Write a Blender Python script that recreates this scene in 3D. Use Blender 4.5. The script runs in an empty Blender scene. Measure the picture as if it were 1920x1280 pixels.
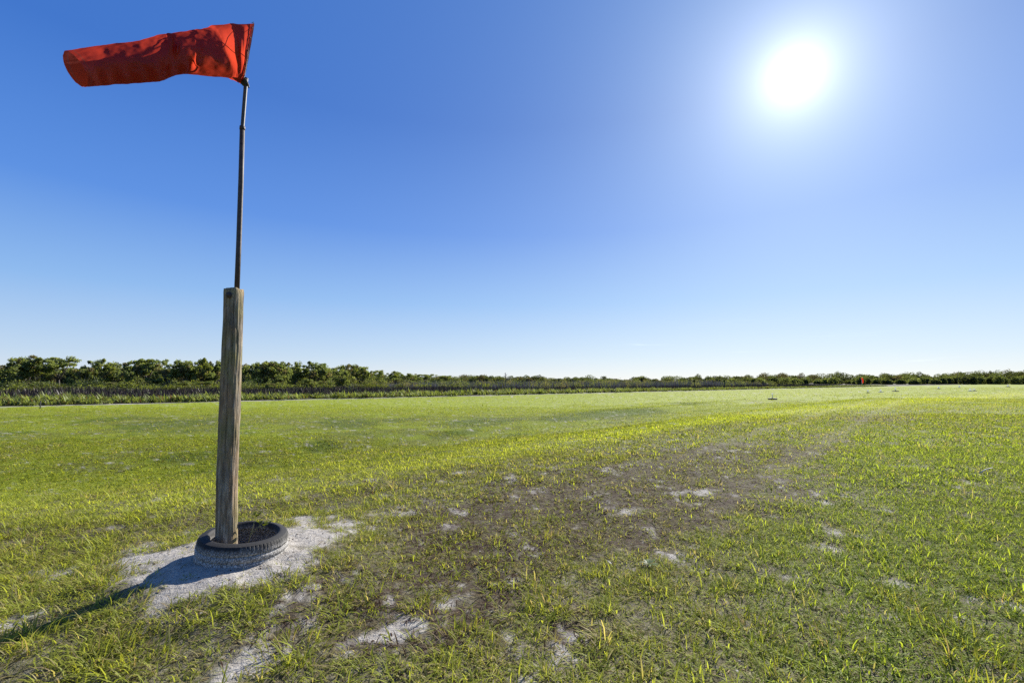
import bpy, bmesh, math, random
import numpy as np
from mathutils import Vector, Matrix

RNG = np.random.default_rng(7)
random.seed(7)
C = bpy.context.scene.collection
sc = bpy.context.scene

# ------------------------------------------------------------------ camera maths
F, PITCH, H = 853.0, math.radians(4.89), 1.35
cP, sP = math.cos(PITCH), math.sin(PITCH)

def ray(px, py):
    x = (px - 960) / F; y = (640 - py) / F
    return np.array([x, cP - y * sP, y * cP + sP])

def at(px, py, Y):
    d = ray(px, py); d = d * (Y / d[1])
    return np.array([d[0], d[1], d[2] + H])

def proj(X, Y, Z):
    z = Z - H
    zc = Y * cP + z * sP
    yc = -Y * sP + z * cP
    zc = np.where(zc > 0.05, zc, 0.05)
    return 960 + F * X / zc, 640 - F * yc / zc

# ------------------------------------------------------------------ noise (numpy)
def _h(ix, iy, s):
    n = (ix * 374761393 + iy * 668265263 + s * 974634541) & 0x7fffffff
    n = ((n ^ (n >> 13)) * 1274126177) & 0x7fffffff
    return ((n ^ (n >> 16)) & 0xffff) / 65535.0

def vn(x, y, s=0):
    x = np.asarray(x, float); y = np.asarray(y, float)
    ix = np.floor(x).astype(np.int64); iy = np.floor(y).astype(np.int64)
    fx = x - ix; fy = y - iy
    fx = fx * fx * (3 - 2 * fx); fy = fy * fy * (3 - 2 * fy)
    a = _h(ix, iy, s); b = _h(ix + 1, iy, s); c = _h(ix, iy + 1, s); d = _h(ix + 1, iy + 1, s)
    return (a + (b - a) * fx) * (1 - fy) + (c + (d - c) * fx) * fy

def fbm(x, y, s=0, o=3):
    t = 0; a = .5; n = 0
    for k in range(o):
        t = t + a * vn(x * 2 ** k, y * 2 ** k, s + 17 * k); n += a; a *= .5
    return t / n

def ss(a, b, x):
    t = np.clip((x - a) / (b - a), 0, 1)
    return t * t * (3 - 2 * t)

# ------------------------------------------------------------------ terrain
RA = np.array([-2.9, 4.86]); RD = np.array([13.8, 12.34]); RD = RD / np.hypot(*RD); RN = np.array([-RD[1], RD[0]])
FIELD_Z = -0.95
TYRE = np.array([-1.951, 3.40])

def gh(X, Y):
    X = np.asarray(X, float); Y = np.asarray(Y, float)
    u = (X - RA[0]) * RD[0] + (Y - RA[1]) * RD[1]
    d = (X - RA[0]) * RN[0] + (Y - RA[1]) * RN[1]
    w = 13 + .4 * np.clip(u - 8, 0, 60)
    a = ss(0, 1, d / w)
    r = np.hypot(X, Y)
    b = ss(28, 120, r)
    z = FIELD_Z * (1 - (1 - a) * (1 - b))
    z = z - .30 * ss(2, 6, d) * (1 - ss(9.5, 12.5, d + 1.6 * (vn(u * .12, u * 0, 2) - .5))) * (1 - ss(40, 60, r))
    near = 1 - ss(6, 30, r)
    z = z + near * .05 * (fbm(X * .55, Y * .55, 3) - .5) + near * .03 * (fbm(X * 2.3, Y * 2.3, 5) - .5)
    z = z + (1 - ss(30, 90, r)) * ss(4, 12, r) * .16 * (fbm(X * .16 + 3, Y * .16, 9, 2) - .5)
    q = ((X - TYRE[0]) ** 2 + (Y - TYRE[1]) ** 2)
    z = z + .13 * np.exp(-(q / .75) ** 1.2) * .9 + .030 * np.exp(-q / .9) * (fbm(X * 7, Y * 7, 31) - .5) * 2
    return z

def ghs(x, y): return float(gh(np.array([x]), np.array([y]))[0])

def ground(px, py):
    d = ray(px, py); t = 1.0
    lo, hi = .2, .2
    for k in range(4000):
        hi = lo * 1.01 + .01
        p = d * hi
        if H + p[2] < ghs(p[0], p[1]): break
        lo = hi
    for k in range(30):
        m = (lo + hi) / 2; p = d * m
        if H + p[2] < ghs(p[0], p[1]): hi = m
        else: lo = m
    p = d * hi
    return np.array([p[0], p[1], ghs(p[0], p[1])])

# runway edge (field / scrub border) on the low field plane
def plane(px, py, z):
    d = ray(px, py); d = d * ((z - H) / d[2]); return d[:2]
HZ0 = 713.0
E0 = plane(0, 763, FIELD_Z); E1 = plane(1260, 733.6, FIELD_Z)
ED = (E1 - E0) / np.hypot(*(E1 - E0)); EN = np.array([-ED[1], ED[0]])
def edge_uv(u, v): return E0[0] + ED[0] * u + EN[0] * v, E0[1] + ED[1] * u + EN[1] * v
def edge_v(X, Y): return (X - E0[0]) * EN[0] + (Y - E0[1]) * EN[1]

# ------------------------------------------------------------------ scene helpers
def tag(o, label=None, cat=None, group=None, kind=None):
    if label: o['label'] = label
    if cat: o['category'] = cat
    if group: o['group'] = group
    if kind: o['kind'] = kind
    return o

def empty(name, loc, rz=0.0):
    o = bpy.data.objects.new(name, None); C.objects.link(o)
    o.location = loc; o.rotation_euler = (0, 0, rz); o.empty_display_size = .2
    return o

def link(name, me, mat=None, parent=None):
    o = bpy.data.objects.new(name, me); C.objects.link(o)
    if mat is not None and len(me.materials) == 0: me.materials.append(mat)
    if parent is not None: o.parent = parent
    return o

def mesh_np(name, verts, loops, sizes, cols=None, smooth=False):
    """verts (n,3); loops flat vertex indices; sizes loop count per face"""
    me = bpy.data.meshes.new(name)
    verts = np.ascontiguousarray(verts, np.float32); loops = np.ascontiguousarray(loops, np.int32).ravel()
    sizes = np.ascontiguousarray(sizes, np.int32)
    me.vertices.add(len(verts)); me.vertices.foreach_set('co', verts.ravel())
    me.loops.add(len(loops)); me.loops.foreach_set('vertex_index', loops)
    me.polygons.add(len(sizes))
    st = np.zeros(len(sizes), np.int32); st[1:] = np.cumsum(sizes)[:-1]
    me.polygons.foreach_set('loop_start', st)
    if smooth: me.polygons.foreach_set('use_smooth', np.ones(len(sizes), bool))
    if cols is not None:
        a = me.attributes.new('col', 'FLOAT_COLOR', 'POINT')
        c = np.ones((len(verts), 4), np.float32); c[:, :3] = cols
        a.data.foreach_set('color', c.ravel())
    me.update(calc_edges=True)
    return me

def grid_faces(nr, nc, wrap=False):
    r = np.arange(nr - 1)[:, None]; c = np.arange(nc if wrap else nc - 1)[None, :]
    c2 = (c + 1) % nc
    f = np.stack([r * nc + c, r * nc + c2, (r + 1) * nc + c2, (r + 1) * nc + c], -1).reshape(-1, 4)
    return f

class MB:
    """collects tubes / lathes / quads into one mesh"""
    def __init__(s): s.v = []; s.f = []; s.n = 0
    def add(s, v, f):
        v = np.asarray(v, float); s.v.append(v); s.f += [tuple(int(i) + s.n for i in q) for q in f]; s.n += len(v)
    def tube(s, pts, rad, seg=8, cap=True):
        pts = [np.asarray(p, float) for p in pts]; n = len(pts)
        rad = [rad] * n if np.isscalar(rad) else rad
        rings = []
        ref = None
        for i, p in enumerate(pts):
            t = pts[min(i + 1, n - 1)] - pts[max(i - 1, 0)]; t = t / (np.linalg.norm(t) + 1e-9)
            if ref is None: ref = np.array([0, 1, 0.]) if abs(t[2]) > .6 else np.array([0, 0, 1.])
            a = np.cross(ref, t); a /= np.linalg.norm(a) + 1e-9; b = np.cross(t, a); ref = b if False else ref
            th = np.arange(seg) / seg * 2 * math.pi
            rings.append(p + rad[i] * (np.cos(th)[:, None] * a + np.sin(th)[:, None] * b))
        v = np.concatenate(rings); f = [tuple(q) for q in grid_faces(n, seg, True)]
        if cap: f += [tuple(range(seg))[::-1], tuple(range((n - 1) * seg, n * seg))]
        s.add(v, f)
    def ball(s, c, r, seg=10, squash=1.0):
        th = np.arange(seg) / seg * 2 * math.pi; v = []; k = seg // 2 + 1
        for i in range(k):
            ph = math.pi * (.02 + .96 * i / (k - 1))
            for t in th: v.append((c[0] + r * math.sin(ph) * math.cos(t), c[1] + r * math.sin(ph) * math.sin(t), c[2] + r * squash * math.cos(ph)))
        f = [tuple(q) for q in grid_faces(k, seg, True)] + [tuple(range(seg)), tuple(range((k - 1) * seg, k * seg))[::-1]]
        s.add(v, f)
    def lathe(s, prof, seg=24, c=(0, 0, 0)):
        th = np.arange(seg) / seg * 2 * math.pi
        v = np.concatenate([np.stack([c[0] + r * np.cos(th), c[1] + r * np.sin(th), np.full(seg, c[2] + z)], -1) for r, z in prof])
        s.add(v, [tuple(q) for q in grid_faces(len(prof), seg, True)])
    def mesh(s, name, smooth=True):
        me = bpy.data.meshes.new(name); me.from_pydata(np.concatenate(s.v).tolist(), [], s.f)
        if smooth: me.polygons.foreach_set('use_smooth', np.ones(len(me.polygons), bool))
        me.update(); return me
    def build(s, name, mat, parent=None, smooth=True): return link(name, s.mesh(name, smooth), mat, parent)

# ------------------------------------------------------------------ materials
def newmat(name):
    m = bpy.data.materials.new(name); m.use_nodes = True
    nt = m.node_tree; nt.nodes.clear()
    return m, nt
def N(nt, t, **kw):
    n = nt.nodes.new(t)
    for k, v in kw.items():
        if k.startswith('i_'): n.inputs[k[2:]].default_value = v
        else: setattr(n, k, v)
    return n
def mixc(nt, fac, a, b, bt='MIX'):
    n = nt.nodes.new('ShaderNodeMix'); n.data_type = 'RGBA'; n.blend_type = bt
    for sock, val in ((n.inputs['Factor'], fac), (n.inputs[6], a), (n.inputs[7], b)):
        if hasattr(val, 'is_linked'): nt.links.new(val, sock)
        elif isinstance(val, (int, float)): sock.default_value = val
        else: sock.default_value = (*val, 1)
    return n.outputs[2]
def math_(nt, op, a, b=None, clamp=False):
    n = nt.nodes.new('ShaderNodeMath'); n.operation = op; n.use_clamp = clamp
    for s, v in ((0, a), (1, b)):
        if v is None: continue
        if hasattr(v, 'is_linked'): nt.links.new(v, n.inputs[s])
        else: n.inputs[s].default_value = v
    return n.outputs[0]
def ramp(nt, fac, stops):
    n = nt.nodes.new('ShaderNodeValToRGB'); cr = n.color_ramp
    while len(cr.elements) < len(stops): cr.elements.new(.5)
    for e, (p, c) in zip(cr.elements, stops):
        e.position = p; e.color = (*c, 1) if not isinstance(c, (int, float)) else (c, c, c, 1)
    nt.links.new(fac, n.inputs[0]); return n.outputs[0]
def noise(nt, vec, scale, detail=4, rough=.55):
    n = N(nt, 'ShaderNodeTexNoise'); n.inputs['Scale'].default_value = scale
    n.inputs['Detail'].default_value = detail; n.inputs['Roughness'].default_value = rough
    if vec is not None: nt.links.new(vec, n.inputs['Vector'])
    return n.outputs[0]
def mapping(nt, vec, scale):
    n = N(nt, 'ShaderNodeMapping'); n.inputs['Scale'].default_value = scale; nt.links.new(vec, n.inputs[0]); return n.outputs[0]

def leaf_mat(name, trans=.5, gloss=.06, tmul=(1.25, 1.3, .8), rough=.4):
    m, nt = newmat(name)
    a = N(nt, 'ShaderNodeAttribute', attribute_name='col')
    d = N(nt, 'ShaderNodeBsdfDiffuse'); t = N(nt, 'ShaderNodeBsdfTranslucent'); g = N(nt, 'ShaderNodeBsdfGlossy'); g.inputs['Roughness'].default_value = rough
    nt.links.new(a.outputs['Color'], d.inputs['Color'])
    nt.links.new(mixc(nt, 1.0, a.outputs['Color'], tmul, 'MULTIPLY'), t.inputs['Color'])
    m1 = N(nt, 'ShaderNodeMixShader'); m1.inputs[0].default_value = trans
    nt.links.new(d.outputs[0], m1.inputs[1]); nt.links.new(t.outputs[0], m1.inputs[2])
    m2 = N(nt, 'ShaderNodeMixShader'); m2.inputs[0].default_value = gloss
    nt.links.new(m1.outputs[0], m2.inputs[1]); nt.links.new(g.outputs[0], m2.inputs[2])
    o = N(nt, 'ShaderNodeOutputMaterial'); nt.links.new(m2.outputs[0], o.inputs[0])
    return m

def plain(name, col, rough=.6, metal=0.0, nscale=None, namp=.25, bump=0.0, vscale=(1, 1, 1)):
    m, nt = newmat(name)
    p = N(nt, 'ShaderNodeBsdfPrincipled'); p.inputs['Roughness'].default_value = rough; p.inputs['Metallic'].default_value = metal
    p.inputs['Base Color'].default_value = (*col, 1)
    if nscale:
        tc = N(nt, 'ShaderNodeTexCoord'); v = mapping(nt, tc.outputs['Object'], vscale)
        nz = noise(nt, v, nscale, 5)
        lo = tuple(c * (1 - namp) for c in col); hi = tuple(min(1, c * (1 + namp)) for c in col)
        nt.links.new(ramp(nt, nz, [(.3, lo), (.7, hi)]), p.inputs['Base Color'])
        if bump:
            b = N(nt, 'ShaderNodeBump'); b.inputs['Strength'].default_value = bump; b.inputs['Distance'].default_value = .01
            nt.links.new(nz, b.inputs['Height']); nt.links.new(b.outputs[0], p.inputs['Normal'])
    o = N(nt, 'ShaderNodeOutputMaterial'); nt.links.new(p.outputs[0], o.inputs[0])
    return m

# ------------------------------------------------------------------ vegetation map
SAND = [  # centre px, radii px, rotation deg, strength
    (450, 1045, 235, 50, -13, 1.5), (330, 1088, 130, 36, -14, 1.3), (560, 1010, 90, 24, -4, 1.3), (250, 1050, 110, 22, -20, 1.0),
    (455, 1245, 120, 50, -10, 1.1), (610, 1235, 90, 45, 0, .75), (745, 1165, 90, 34, -8, .95), (860, 1125, 60, 24, -15, .95), (700, 1085, 60, 18, 0, .7),
    (965, 1095, 45, 15, 0, .8), (1175, 955, 50, 11, -5, .95), (1225, 990, 32, 10, 0, .9), (955, 1185, 40, 34, 0, .8), (1070, 1095, 40, 13, 0, .8),
    (60, 1165, 130, 18, -14, .75), (90, 1070, 90, 16, 0, .55), (830, 985, 60, 9, 0, .6), (700, 960, 60, 8, 0, .5), (1620, 1095, 70, 14, 0, .5), (1560, 1030, 60, 12, 0, .35),
    (580, 1170, 60, 20, 0, .6), (1290, 920, 80, 8, 0, .5), (1020, 1245, 70, 30, 0, .5)]
BROWN = [(1120, 965, 430, 95, -9, 1.15), (1310, 870, 270, 36, -7, 1.1), (860, 1050, 330, 100, -10, .85), (780, 1150, 360, 110, -5, .70), (560, 1210, 380, 90, 0, .45),
         (620, 832, 260, 32, -5, .5), (1640, 786, 110, 9, 0, .75), (1000, 790, 120, 10, 0, .25), (1560, 815, 110, 9, 0, .4), (250, 870, 260, 26, -3, .3), (1450, 752, 120, 5, 0, .35), (1760, 738, 120, 4, 0, .3)]
DARK = [(1150, 775, 130, 10, -3, .75), (900, 790, 90, 8, -3, .7), (1050, 784, 80, 7, 0, .6), (600, 838, 40, 13, 0, .8), (1290, 757, 60, 4, 0, .5), (1330, 770, 110, 7, 0, .25), (700, 815, 120, 10, 0, .3)]  # darker green patches; shade of the camera-facing slope painted into the grass

TRK = np.array([3.3, 6.2]); TD = np.array([9.2, 10.0]); TD = TD / np.hypot(*TD); TN = np.array([-TD[1], TD[0]])

def blobs(lst, px, py):
    out = np.zeros_like(px)
    for x, y, rx, ry, rot, s in lst:
        a = math.radians(rot); dx = px - x; dy = py - y
        # rotation follows the slope of the ground patch
        u = dx * math.cos(a) + dy * math.sin(a); v = -dx * math.sin(a) + dy * math.cos(a)
        out = np.maximum(out, s * np.clip(1.35 - np.sqrt((u / rx) ** 2 + (v / ry) ** 2), 0, 1.2))
    return out

RIDX = np.array([-400, 200, 450, 690, 1000, 1300, 1500, 1700, 1900, 2400.]); RIDY = np.array([1010, 985, 955, 912, 856, 803, 778, 757, 742, 730.])

def veg(X, Y):
    Z = gh(X, Y)
    px, py = proj(X, Y, Z)
    front = (Y > .5) & (px > -700) & (px < 2700)
    n1 = fbm(X * 3.1, Y * 3.1, 11); n2 = fbm(X * .8, Y * .8, 13); n3 = fbm(X * 8, Y * 8, 15, 2)
    n4 = fbm(X * .22, Y * .22, 19)
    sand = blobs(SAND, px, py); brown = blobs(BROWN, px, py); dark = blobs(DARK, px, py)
    n5 = fbm(X * 19, Y * 19, 23, 2)
    sand = np.where(front, ss(.30, .95, np.where((np.abs(px - 430) < 240) & (py < 1125), sand, sand * .63) * .95 + (n1 - .5) * 1.3 + (n3 - .5) * 1.3 + (n5 - .5) * .9), 0)
    brown = np.where(front, ss(.34, .80, brown * 1.18 + (n2 - .5) * .6 + (n1 - .5) * 1.0 + (n3 - .5) * .7), 0)
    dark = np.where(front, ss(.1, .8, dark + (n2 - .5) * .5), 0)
    ry = np.interp(px, RIDX, RIDY); dr = (py - ry) / np.clip((ry - 713) * .22, 4, 60)   # <0 beyond the ridge
    yel = np.exp(-((dr + .35) / .75) ** 2) * (.85 + .9 * (n2 - .5))
    rough = ss(760, 790, py) * (1 - ss(0, .7, dr))          # uneven belt between ridge and mown field
    rough = np.where(front, rough, 0)
    yel = np.clip(np.where(front, yel, 0) + rough * ss(.45, .75, n4 * .5 + n2 * .5) * .42, 0, 1)
    right = np.where(front, ss(1150, 1650, px) * ss(740, 860, py), 0)
    plateau = np.where(front, ss(-.1, .6, dr), 0)
    brown = np.maximum(brown, (1 - .9 * np.exp(-((dr + .55) / .5) ** 2)) * rough * ss(.40, .58, n2 * .45 + n4 * .35 + n1 * .2) * .95)
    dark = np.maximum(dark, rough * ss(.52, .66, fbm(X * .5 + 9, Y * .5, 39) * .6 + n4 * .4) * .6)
    strip = np.where(front, np.exp(-((dr + .55) / .5) ** 2), 0)
    brown = brown * (1 - .85 * strip); dark = dark * (1 - strip)
    # mowing bands and two faint wheel tracks along the strip
    cu = (X - RA[0]) * RN[0] + (Y - RA[1]) * RN[1]
    stripe = .5 + .5 * np.sin(cu * 1.35 + 1.2 * (fbm(X * .05, Y * .05, 27, 2) - .5))
    yel = np.clip(yel + .16 * (stripe - .5) * ss(6, 16, np.hypot(X, Y)), 0, 1)
    q = (X - TRK[0]) * TN[0] + (Y - TRK[1]) * TN[1]
    track = np.where(front, np.maximum(np.exp(-(q / .16) ** 2), np.exp(-((q - 1.55) / .16) ** 2)), 0) * (.4 + .9 * n2) * ss(3.0, 5.0, Y)
    return dict(px=px, py=py, z=Z, sand=sand, brown=brown, dark=dark, yel=yel, right=right, plateau=plateau, rough=rough, strip=strip, track=track, n1=n1, n2=n2, n3=n3, n4=n4)

# ------------------------------------------------------------------ ground sheet
def build_ground():
    r = [0.25]
    while r[-1] < 4000: r.append(r[-1] * (1.0145 if r[-1] < 60 else 1.05))
    r = np.array(r)
    # angular steps are finer to the front
    a = np.concatenate([np.linspace(-62, 62, 560, endpoint=False), np.linspace(62, 298, 120, endpoint=False)])
    a = np.radians(a)
    R, A = np.meshgrid(r, a, indexing='ij')
    X = (R * np.sin(A)).ravel(); Y = (R * np.cos(A)).ravel()
    v = veg(X, Y)
    V = np.stack([X, Y, v['z']], -1)
    f = grid_faces(len(r), len(a), True)[:, ::-1]
    # the hub
    me = mesh_np('ground', V, np.concatenate([f.ravel(), np.arange(len(a))[::-1]]), np.concatenate([np.full(len(f), 4), [len(a)]]), smooth=True)
    def att(name, arr):
        t = me.attributes.new(name, 'FLOAT', 'POINT'); t.data.foreach_set('value', np.ascontiguousarray(arr, np.float32))
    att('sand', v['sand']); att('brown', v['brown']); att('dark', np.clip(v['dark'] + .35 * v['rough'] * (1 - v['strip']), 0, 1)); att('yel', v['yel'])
    ev = edge_v(X, Y)
    att('scrub', ss(.3, 1.2, ev))
    att('turf', ss(4, 16, np.hypot(X, Y)) * (1 - .75 * v['plateau'] * (1 - ss(14, 45, np.hypot(X, Y)))))
    m, nt = newmat('ground_soil')
    tc = N(nt, 'ShaderNodeTexCoord').outputs['Object']
    A_ = lambda n: N(nt, 'ShaderNodeAttribute', attribute_name=n).outputs['Fac']
    nA = noise(nt, tc, 22, 6, .65); nB = noise(nt, tc, 3.5, 5); nC = noise(nt, tc, 90, 3, .7); nD = noise(nt, tc, .35, 5, .6); nE = noise(nt, mapping(nt, tc, (1, 1, 1)), 1.3, 6, .65)
    sandc = ramp(nt, nA, [(.25, (.15, .13, .105)), (.45, (.33, .305, .27)), (.75, (.46, .435, .39))])
    sandc = mixc(nt, math_(nt, 'MULTIPLY', ramp(nt, nC, [(.52, 0.0), (.70, 1.0)]), .4), sandc, (.16, .135, .105))
    thatch = ramp(nt, nA, [(.28, (.042, .035, .018)), (.5, (.110, .098, .056)), (.72, (.24, .22, .16))])
    nF = noise(nt, tc, 7.0, 5, .7)
    thatch = mixc(nt, math_(nt, 'MULTIPLY', math_(nt, 'MULTIPLY', A_('brown'), ramp(nt, nF, [(.38, .25), (.56, 1.0)])), .85), thatch, (.058, .038, .027))
    turfc = ramp(nt, nE, [(.25, (.130, .168, .010)), (.5, (.195, .235, .015)), (.8, (.265, .295, .024))])
    turfc = mixc(nt, math_(nt, 'MULTIPLY', A_('yel'), .8), turfc, (.28, .285, .034))
    turfc = mixc(nt, math_(nt, 'MULTIPLY', A_('brown'), .6), turfc, (.085, .075, .02))
    turfc = mixc(nt, math_(nt, 'MULTIPLY', A_('dark'), .7), turfc, (.035, .065, .010))  # swale-side shade carried in the turf colour, with random dark patches
    col = mixc(nt, A_('turf'), thatch, turfc)
    col = mixc(nt, A_('sand'), col, sandc)
    scr = ramp(nt, nE, [(.3, (.02, .017, .012)), (.7, (.06, .055, .025))])
    col = mixc(nt, A_('scrub'), col, scr)
    p = N(nt, 'ShaderNodeBsdfPrincipled'); p.inputs['Roughness'].default_value = .95; p.inputs['Specular IOR Level'].default_value = .1
    nt.links.new(col, p.inputs['Base Color'])
    hgt = math_(nt, 'ADD', math_(nt, 'MULTIPLY', nA, .7), math_(nt, 'MULTIPLY', nC, .35))
    b = N(nt, 'ShaderNodeBump'); b.inputs['Strength'].default_value = .9; b.inputs['Distance'].default_value = .035
    nt.links.new(hgt, b.inputs['Height']); nt.links.new(b.outputs[0], p.inputs['Normal'])
    o = N(nt, 'ShaderNodeOutputMaterial'); nt.links.new(p.outputs[0], o.inputs[0])
    tag(link('ground', me, m), kind='structure')

# ------------------------------------------------------------------ grass
GREEN1 = np.array([.170, .215, .022]); GREEN2 = np.array([.265, .300, .034]); YELLOW = np.array([.29, .33, .030])
TAN = np.array([.34, .27, .15]); BROWN_ = np.array([.056, .031, .020]); DARKG = np.array([.035, .075, .010]); GREYG = np.array([.20, .18, .13])

def blades(X, Y, z, head, L, w, a0, a1, col, seg):
    n = len(X); hx = np.sin(head); hy = np.cos(head); wx = hy; wy = -hx
    P = [np.stack([X, Y, z - .004], -1)]
    for k in range(seg):
        al = a0 + a1 * (k + .5) / seg
        st = np.stack([hx * np.sin(al), hy * np.sin(al), np.cos(al)], -1) * (L / seg)[:, None]
        P.append(P[-1] + st)
    W = np.stack([wx, wy, np.zeros(n)], -1)
    vs = []
    for k in range(seg):
        ww = (w * (.75, 1.0, .72, .5)[k] * .5)[:, None] if seg > 1 else (w * .5)[:, None]
        vs += [P[k] - W * ww, P[k] + W * ww]
    vs.append(P[-1])
    nv = 2 * seg + 1
    V = np.stack(vs, 1).reshape(-1, 3)
    base = (np.arange(n) * nv)[:, None]
    loops = []
    loc = []
    sizes = []
    for k in range(seg - 1):
        loc += [2 * k, 2 * k + 1, 2 * k + 3, 2 * k + 2]; sizes.append(4)
    k = seg - 1; loc += [2 * k, 2 * k + 1, 2 * k + 2]; sizes.append(3)
    Lp = (base + np.array(loc)[None, :]).ravel()
    Sz = np.tile(np.array(sizes), n)
    Cc = np.repeat(col, nv, axis=0)
    return V, Lp, Sz, Cc

def scatter(y0, y1, dens, margin=1.16, pad=1.3):
    """random points in the view wedge between depths y0 and y1, even density"""
    area = (margin * (y1 ** 2 - y0 ** 2) + 2 * pad * (y1 - y0)); n = int(area * dens)
    Y = np.sqrt(RNG.random(int(n * 1.0)) * (y1 ** 2 - y0 ** 2) + y0 ** 2)
    X = (RNG.random(len(Y)) * 2 - 1) * (margin * Y + pad)
    return X, Y

def build_grass():
    VV = []; LL = []; SS = []; CC = []; off = 0
    zones = [  # y0, y1, tufts per m2, blades per tuft, seg, length, width, spread
        (1.25, 5.0, 820, 15, 3, .058, .0042, .050),
        (5.0, 9.0, 540, 12, 2, .056, .0062, .06),
        (9.0, 18.0, 200, 10, 2, .058, .0115, .08),
        (18.0, 40.0, 72, 8, 1, .058, .021, .12),
        (40.0, 150.0, 2.4, 8, 1, .07, .06, .35)]
    for (y0, y1, td, nb, seg, L0, w0, sp) in zones:
        X, Y = scatter(y0 * .85, y1 * 1.15, td)
        yj = Y * (1 + .28 * (fbm(X * .35, Y * .35, 37, 3) - .5) + .10 * (RNG.random(len(Y)) - .5))
        keep = (edge_v(X, Y) < .1) & ((yj >= y0) | (y0 < 2)) & (yj < y1)
        X = X[keep]; Y = Y[keep]
        v = veg(X, Y)
        dens = (1 - .96 * ss(0, .8, v['sand'])) * (1 - .10 * v['brown'])
        thin = ss(.5, .8, v['n3'] * .6 + v['n1'] * .4) * ss(830, 1000, v['py'])
        clump = ss(.38, .58, fbm(X * 7.5, Y * 7.5, 33, 2) * .75 + v['n1'] * .25)
        nearw = 1 - ss(6, 16, Y)
        dens = dens * (1 - nearw * (1 - clump) * (.68 - .25 * v['right'])) * (1 - .35 * v['track'])
        dq = np.hypot(X - TYRE[0], Y - TYRE[1]); dens = np.where(dq < .33, 0, dens)
        keep = RNG.random(len(X)) < dens
        X = X[keep]; Y = Y[keep]; v = {k: a[keep] for k, a in v.items()}; nt_ = len(X)
        size = np.exp(RNG.normal(0, .28, nt_)) * (.75 + .6 * v['n2'])
        big = RNG.random(nt_) < .03 * (1 - v['sand']); size = np.where(big, size * 1.55, size)
        size = size * (1 - .45 * v['sand']) * (1 - .4 * v['track'])
        flat = (1 - v['plateau']) * (v['py'] > 700)
        # tuft type
        u = RNG.random(nt_)
        pb = .88 * v['brown'] * (.55 + .9 * v['n1']); pt = .07 + .13 * v['plateau'] * (1 - .8 * v['right'])
        mid = np.clip(v['yel'], 0, 1)
        g = v['n2'][:, None]
        base = GREEN1 * (1 - g) + GREEN2 * g
        base = base * (1 - .75 * mid[:, None]) + YELLOW * .75 * mid[:, None]
        nearf = (1 - ss(4, 14, Y))[:, None] * .42
        base = base * (1 - nearf) + np.array([.290, .300, .075]) * nearf
        rg = .5 * v['right'][:, None]; base = base * (1 - rg) + np.array([.195, .285, .032]) * rg
        olive = (v['rough'] * (1 - v['strip']))[:, None] * .35; base = base * (1 - olive) + np.array([.15, .15, .022]) * olive
        base = base * (1 + .22 * v['strip'])[:, None]
        base = base * (1 - .28 * v['track'][:, None]) + TAN * .28 * v['track'][:, None]
        base = base * (1 - .7 * v['dark'][:, None]) + DARKG * .7 * v['dark'][:, None]  # painted slope shade and random dark patches mixed into blade colour
        tc = base.copy()
        isb = u < pb; ist = (u >= pb) & (u < pb + pt)
        tc[isb] = BROWN_; tc[ist] = base[ist] * .35 + TAN * .65
        rep = lambda a: np.repeat(a, nb, axis=0)
        n = nt_ * nb
        ang = RNG.random(n) * 6.283; rr = sp * np.sqrt(RNG.random(n)) * rep(np.clip(size, .6, 1.6))
        bx = rep(X) + rr * np.cos(ang); by = rep(Y) + rr * np.sin(ang)
        bz = gh(bx, by)
        head = np.pi / 2 - ang + RNG.normal(0, .9, n)
        Ln = L0 * rep(size) * (.55 + .8 * RNG.random(n)); Wn = w0 * (.6 + .8 * RNG.random(n)) * rep(np.sqrt(size))
        a0 = np.abs(RNG.normal(.86, .38, n)); a1 = .5 + 1.1 * RNG.random(n)
        col = rep(tc) * (.7 + .6 * RNG.random(n))[:, None]
        # single dead or yellow blades inside live tufts
        q = RNG.random(n)
        dead = (q < .09 + .09 * rep(v['plateau'] * (1 - .8 * v['right']))) & ~rep(isb); col[dead] = TAN * (.5 + .7 * RNG.random(dead.sum()))[:, None]
        ye = (q > .95) & ~rep(isb); col[ye] = col[ye] * .6 + YELLOW * .45
        gb = rep(isb) & (q > .76); col[gb] = (GREEN2 * .6 + YELLOW * .4) * (.7 + .5 * RNG.random(gb.sum()))[:, None]
        # dead thatch lies flatter
        lay = dead | (rep(isb) & ~gb); a0 = np.where(lay, a0 + .6, a0)
        V, Lp, Sz, Cc = blades(bx, by, bz, head, Ln, Wn, a0, a1, col, seg)
        VV.append(V); LL.append(Lp + off); SS.append(Sz); CC.append(Cc); off += len(V)
    # flat litter of dead blades on the open plateau
    X, Y = scatter(1.25, 9.0, 190)
    v = veg(X, Y); k = (RNG.random(len(X)) < (.25 + .75 * v['plateau']) * (1 - .80 * v['sand']) * (.5 + .5 * v['brown'] + .3 * v['n1']) * (1 - .6 * v['right'])) & (np.hypot(X - TYRE[0], Y - TYRE[1]) > .33)
    X = X[k]; Y = Y[k]; n = len(X); br = v['brown'][k]
    pick = RNG.random(n)[:, None]
    col = np.where(pick < .25 + .65 * br[:, None], BROWN_ * 1.2, np.where(pick < .8, GREYG, TAN)) * (.5 + .8 * RNG.random(n))[:, None]
    V, Lp, Sz, Cc = blades(X, Y, gh(X, Y) + .006, RNG.random(n) * 6.283, .03 + .09 * RNG.random(n), .003 + .004 * RNG.random(n), 1.25 + .2 * RNG.random(n), .1 + .35 * RNG.random(n), col, 2)
    VV.append(V); LL.append(Lp + off); SS.append(Sz); CC.append(Cc); off += len(V)
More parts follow.
